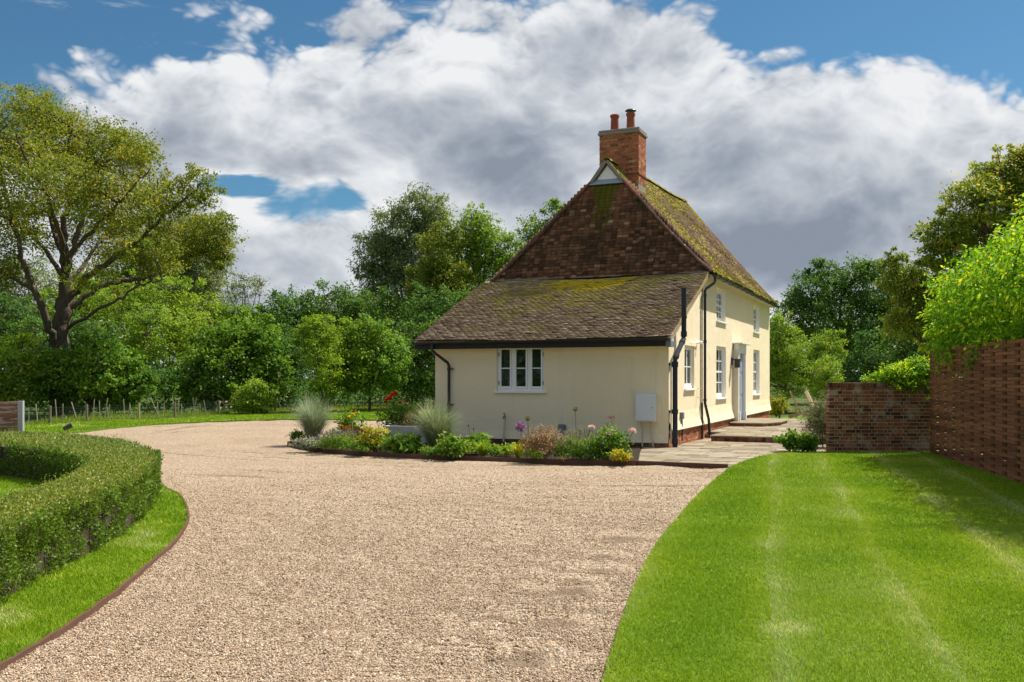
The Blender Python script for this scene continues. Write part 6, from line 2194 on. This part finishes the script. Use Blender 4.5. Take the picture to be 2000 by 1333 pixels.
def clump_grass(name, label, p, n, h, spread, mat, seed, arch=0.5, wid=0.008, cat='grass', group=None, segs=4, tint0=0.5):
    """arching blades, each a narrow ribbon"""
    rng = np.random.default_rng(seed)
    e = empty(name, p, 0, label, cat, group)
    Vs = np.empty((n, segs + 1, 2, 3)); 
    a = rng.uniform(0, 2 * np.pi, n)
    dirs = np.stack([np.cos(a), np.sin(a), np.zeros(n)], 1)
    out = spread * rng.uniform(0.1, 1.0, n) ** 0.8
    hh = h * rng.uniform(.55, 1.1, n)
    r0 = rng.uniform(0, .10, n) * h
    side = np.stack([-np.sin(a), np.cos(a), np.zeros(n)], 1)
    curl = rng.normal(0, .15, n)
    for k in range(segs + 1):
        t = k / segs
        rad = r0 + out * (t ** 1.7)
        z = hh * (t - arch * (out / spread) * t ** 3)
        c = dirs * rad[:, None] + side * (curl * out * t * t)[:, None]
        c[:, 2] = np.maximum(z, 0.01)
        w = wid * (1 - t) ** 0.7 + 0.0012
        Vs[:, k, 0] = c - side * w / 2; Vs[:, k, 1] = c + side * w / 2
    idx = np.arange(n * (segs + 1) * 2).reshape(n, segs + 1, 2)
    Fc = np.stack([idx[:, :-1, 0], idx[:, :-1, 1], idx[:, 1:, 1], idx[:, 1:, 0]], -1).reshape(-1, 4)
    T = np.clip(np.repeat(tint0 + rng.normal(0, .2, n), (segs + 1) * 2), 0, 1)
    link('blades', np_mesh('blades', Vs.reshape(-1, 3), Fc, M[mat], T), e)
    return e


def bloom(e, name, p, r, mat, seed, n=46):
    rng = np.random.default_rng(seed)
    u = rand_unit(rng, n); u[:, 2] = np.abs(u[:, 2]) * .8 + .0 * u[:, 2]
    C = u * r * .35
    A = unit(u + rng.normal(0, .35, (n, 3)))
    Nn = unit(rng.normal(0, 1, (n, 3)))
    V, Fc, T = leaf_quads(C, A, unit(np.cross(A, Nn)), r * .85, r * .8, np.clip(rng.normal(.55, .25, n), 0, 1), .1)
    return link(name, np_mesh(name, V, Fc, M[mat], T), e, p)


def bush(name, label, p, r, h, n, leaf, mat, seed, blooms=(), bloom_mat=None, aspect=.55, cat='plant', clump=.22, tips=None, group=None, **kw):
    r *= 1.06; h *= 1.06; n = int(n * 1.35)
    bl = [((p.x, p.y, p.z + h * .55), (r, r * .9, h * .5), 1.0), ((p.x + r * .3, p.y - r * .1, p.z + h * .4), (r * .6, r * .6, h * .4), .7), ((p.x - r * .35, p.y, p.z + h * .45), (r * .55, r * .6, h * .4), .7)]
    e = plant_tree(name, label, (p.x, p.y, p.z), bl, leaf, n, mat, seed, trunk_r=.012, cat=cat, clump=clump, per=24, aspect=aspect, hollow=.2, branch_r=.006, bark='green_stem', group=group, **kw)
    for o in e.children:
        if o.name.startswith('trunk'): o.name = 'stems'
        elif o.name.startswith('crown'): o.name = 'leaves'
    rng = random.Random(seed)
    for i, (dx, dz, rr) in enumerate(blooms):
        st = MB()
        q = Vector((dx, rng.uniform(-.15, .02), dz))
        st.tube([(q.x * .5, q.y * .5, h * .4), (q.x * .9, q.y, (h * .4 + q.z) / 2 + .03), (q.x, q.y, q.z)], 0.005, 5)
        st.build('flower_stem', M['green_stem'], e)
        bloom(e, 'flower', q, rr, bloom_mat, seed * 10 + i)
    if tips:
        g = np.random.default_rng(seed + 500)
        m = tips[0]
        u = g.uniform(0, 2 * np.pi, m); q = g.uniform(0, 1, m) ** .5
        C = np.stack([np.cos(u) * r * q, np.sin(u) * r * q * .9, h * (.62 + .38 * np.sqrt(1 - q * q)) * g.uniform(.85, 1.12, m)], 1)
        A = unit(np.stack([np.cos(u) * q * .6, np.sin(u) * q * .6, np.ones(m)], 1) + g.normal(0, .15, (m, 3)))
        V, Fc, T = leaf_quads(C, A, rand_unit(g, m), tips[1], tips[1] * .22, np.clip(g.normal(.5, .25, m), 0, 1), .0)
        link('flower_spikes', np_mesh('flower_spikes', V, Fc, M[tips[2]], T), e)
    return e


def strappy(name, label, p, n, h, spread, mat, seed, wid=.03, **kw):
    return clump_grass(name, label, p, n, h, spread, mat, seed, arch=.35, wid=wid, cat='plant', **kw)


def allium(p, h, r, mat, seed, label):
    e = empty('allium', p, 0, label, 'flower')
    b = MB(); b.tube([(0, 0, 0), (0.012, 0, h * .5), (0, 0, h)], .006, 6); b.build('stem', M['green_stem'], e)
    rng = np.random.default_rng(seed)
    n = 130
    u = rand_unit(rng, n)
    V, Fc, T = leaf_quads(u * r * .25, u, rand_unit(rng, n), r * .8, r * .16, np.clip(rng.normal(.5, .25, n), 0, 1), 0)
    u2 = rand_unit(rng, n)
    V2, F2, T2 = leaf_quads(u2 * r * .82, unit(u2 + rng.normal(0, .8, (n, 3))), u2, r * .28, r * .18, np.clip(rng.normal(.6, .25, n), 0, 1), 0)
    link('flower_head', np_mesh('flower_head', np.concatenate([V, V2]), np.concatenate([Fc, F2 + len(V)]), M[mat], np.concatenate([T, T2])), e, (0, 0, h))
    return e


def flower_bed():
    Z = 0.05
    def g(x, y, z=Z):
        return px(x, y, z)
    G = 'tall pale ornamental grasses in the bed'
    clump_grass('ornamental_grass', 'tall pale ornamental grass clump at the left end of the bed', g(612, 866), 1500, 1.28, .80, 'miscanthus_blade', 61, .46, .009, group=G, segs=5)
    clump_grass('ornamental_grass', 'tall pale ornamental grass clump in front of the wall corner', g(852, 884), 1600, 1.28, .85, 'miscanthus_blade', 62, .46, .009, group=G, segs=5, tint0=.42)
    bush('leafy_plant', 'small green mound at the far left tip of the bed', g(582, 866), .20, .3, 700, .05, 'mid_leaf', 63)
    bush('silver_plant', 'low silvery plant with pinkish tips at the left of the bed', g(606, 879), .34, .22, 1500, .055, 'grey_leaf', 64, tips=(60, .06, 'pink_petal'), tint_shift=.1)
    bush('lavender', 'green lavender mound with faded spikes near the left grass clump', g(662, 881), .40, .36, 2600, .06, 'fresh_leaf', 65, aspect=.2, tips=(190, .10, 'lavender_tip'), tint_shift=-.12)
    bush('rose_bush', 'leafy rose bush with yellow blooms right of the left grass clump', g(684, 864), .34, .72, 1100, .07, 'mid_leaf', 66, blooms=((.10, .66, .05), (-.02, .60, .045)), bloom_mat='yellow_petal', tint_shift=.1, cat='rose bush')
    bush('bronze_plant', 'orange-bronze leafy plant below the yellow rose', g(672, 867), .16, .38, 420, .055, 'bronze_leaf', 67, blooms=((-.03, .40, .05), (.06, .36, .045)), bloom_mat='orange_petal')
    bush('wine_plant', 'dark wine-red leafy plant beside the yellow rose', g(704, 870), .22, .42, 700, .06, 'wine_leaf', 68)
    e = empty('dry_stalk', g(694, 884), 0, 'single pale dry stalk leaning in front of the wine-red plant', 'plant')
    b = MB(); b.tube([(0, 0, 0), (-.04, 0, .25), (-.06, 0, .52)], .008, 6); b.build('stalk', M['dry_stem'], e)
    b = MB(); b.tube([(-.06, 0, .50), (-.062, 0, .55), (-.06, 0, .6)], [.006, .014, .004], 6); b.build('seed_head', M['dry_stem'], e)
    bush('golden_plant', 'yellow and green leafy plant left of the stone trough', g(731, 884), .30, .5, 1500, .06, 'golden_leaf', 69, tint_shift=-.1, blooms=((-.14, .2, .05), (-.05, .22, .045)), bloom_mat='orange_petal')
    bush('leafy_plant', 'broad-leaved green plant in front of the stone trough', g(782, 887), .33, .34, 700, .12, 'mid_leaf', 70, aspect=.62, tint_shift=-.02)
    bush('rose_bush', 'tall rose bush with red blooms behind the stone trough', at(778, 872, 23.0) * Vector((1, 1, 0)) if False else Vector((-2.76, 23.0, Z)), .36, .95, 1500, .065, 'mid_leaf', 71, blooms=((-.22, 1.02, .085), (-.11, 1.13, .085), (.2, .98, .05), (.04, .94, .04), (-.30, .95, .04)), bloom_mat='red_petal', tint_shift=-.05, cat='rose bush')
    clump_grass('tawny_grass', 'tawny seeding grass behind the stone trough', Vector((-2.2, 23.1, Z)), 420, .95, .35, 'dried_leaf', 72, .3, .008, group=None)
    bush('leafy_plant', 'bronze-tipped upright plant between trough and wall corner', Vector((-2.35, 22.6, Z)), .26, .78, 1000, .055, 'bronze_leaf', 73, tint_shift=.05)
    bush('leafy_plant', 'variegated green plant at the foot of the right ornamental grass', g(884, 894), .26, .38, 800, .085, 'mid_leaf', 74, tint_shift=.12)
    strappy('strappy_plant', 'green and yellowing strap-leaved plant left of the standpipe', g(942, 894), 130, .42, .28, 'fresh_leaf', 75, .035)
    bush('leafy_plant', 'leafy green plant behind the yellowing strap leaves', g(938, 888), .22, .42, 700, .075, 'mid_leaf', 76)
    for k, (x, hh) in enumerate(((918, .55), (928, .48))):
        e = empty('seed_stalk', g(x, 884), 0, ('taller' if k == 0 else 'shorter') + ' thin dry seed stalk left of the standpipe', 'plant')
        b = MB(); b.tube([(0.06, 0, 0), (0.0, 0, hh * .6), (-.03, 0, hh)], .004, 5); b.build('stalk', M['dry_stem'], e)
        b = MB(); b.tube([(-.03, 0, hh - .02), (-.032, 0, hh + .03)], [.014, .008], 6); b.build('seed_head', M['twig'], e)
    strappy('strappy_plant', 'bright yellow-green strap-leaved plant under the purple allium', g(1012, 896), 170, .36, .26, 'golden_leaf', 77, .026, tint0=.35)
    bush('golden_plant', 'low bright lime plant left of the purple allium', g(990, 893), .24, .24, 700, .055, 'fresh_leaf', 78, tint_shift=.1)
    allium(g(1017, 888), .56, .115, 'purple_petal', 79, 'round purple allium flower head in front of the wall')
    allium(g(1031, 884), .70, .055, 'seed_green', 80, 'small green allium seed head beside the purple one')
    allium(g(1124, 888), .92, .055, 'seed_green', 81, 'green allium seed head on the tallest bare stem')
    bush('dried_shrub', 'pinkish brown withered shrub in the middle of the bed', g(1064, 898), .40, .58, 1700, .055, 'dried_leaf', 82, tint_shift=.02, aspect=.4)
    clump_grass('dry_grass', 'dry straw tuft at the front of the bed by the edging', g(1100, 903), 60, .14, .16, 'dried_leaf', 83, .5, .014, cat='plant')
    bush('lavender', 'wide green lavender mound left of the pink rose', g(1134, 899), .48, .44, 3800, .065, 'mid_leaf', 84, aspect=.18, tips=(240, .10, 'lavender_tip'), tint_shift=.12)
    bush('rose_bush', 'pale pink rose bush by the terrace corner', g(1186, 900), .38, .58, 1500, .06, 'mid_leaf', 85, blooms=((-.30, .62, .062), (.04, .50, .065), (.46, .55, .075), (.20, .38, .058), (.08, .56, .03)), bloom_mat='pink_petal', tint_shift=-.08, cat='rose bush')
    e = bush('rose_shoot', 'upright reddish rose shoot above the pale pink blooms', g(1188, 894), .10, .82, 170, .045, 'wine_leaf', 86, tint_shift=.3)
    bush('golden_plant', 'small yellow-leaved plant at the right tip of the bed', g(1211, 905), .18, .22, 520, .06, 'golden_leaf', 87, tint_shift=.12)
    fill = (('low leafy groundcover between the lavender and the golden plant', 700, 886, .24, .2, 'mid_leaf'), ('small grey-green tuft beside the trough foot', 752, 886, .18, .2, 'grey_leaf'),
            ('low green foliage at the foot of the withered shrub', 1040, 900, .22, .2, 'fresh_leaf'), ('trailing green foliage between the strap-leaved plants', 966, 894, .22, .17, 'mid_leaf'),
            ('low green foliage under the right ornamental grass', 842, 893, .24, .2, 'mid_leaf'), ('pale green foliage between the two lavender-side plants', 912, 890, .2, .26, 'fresh_leaf'), ('dark leafy sprigs between lavender and pink rose', 1162, 902, .22, .24, 'dark_leaf'))
    for k, (lb, x, y, r, h, m) in enumerate(fill):
        bush('leafy_plant', lb, g(x, y), r, h, 420, .05, m, 300 + k)
    # shrubs by the garden wall
    bush('grey_shrub', 'tall grey-green feathery shrub left of the brick wall', Vector((7.02, 21.4, 0.03)), .42, 1.05, 5200, .07, 'grey_leaf', 88, aspect=.18, tint_shift=-.22, cat='shrub')
    p = px(1572, 886, 0.03)
    bush('leafy_shrub', 'low dark glossy green shrub at the foot of the brick wall', Vector((p.x, 19.98 + .15, .03)), .36, .38, 1300, .085, 'mid_leaf', 89, aspect=.7, tint_shift=-.1, cat='shrub')


flower_bed()


def ivy_and_tufts():
    # rough grass at the foot of the far shrubs
    rng = np.random.default_rng(123)
    n = 16000
    x = rng.uniform(-17, 2, n)
    # along the fence line
    fx = [px(a, b) for a, b in ((30, 836), (97, 831), (170, 826), (271, 822), (342, 819), (428, 813), (461, 810), (538, 807), (640, 803), (745, 801), (840, 799))]
    f = rng.uniform(0, 9.99, n); j = f.astype(int)
    FX = np.array([(q.x, q.y) for q in fx])
    P = FX[j] + (FX[j + 1] - FX[j]) * (f - j)[:, None]
    off = np.abs(rng.normal(0, 1.2, n)) - .12
    P[:, 1] += off
    H = rng.uniform(.05, .22, n) * np.clip(.5 + off * .5, .4, 1.6)
    lean = rng.normal(0, .35, (n, 3)) * H[:, None]; lean[:, 2] = 0
    V, Fc, T = blades(np.column_stack([P, np.full(n, .04)]), H, rng.uniform(.012, .03, n), lean, rng.uniform(0, 3.14, n), np.clip(rng.normal(.5, .25, n), 0, 1))
    tag(link('rough_grass', np_mesh('rough_grass', V, Fc, M['grass_blade'], T)), 'rough long grass along the foot of the wire fence', 'grass', kind='stuff')


ivy_and_tufts()
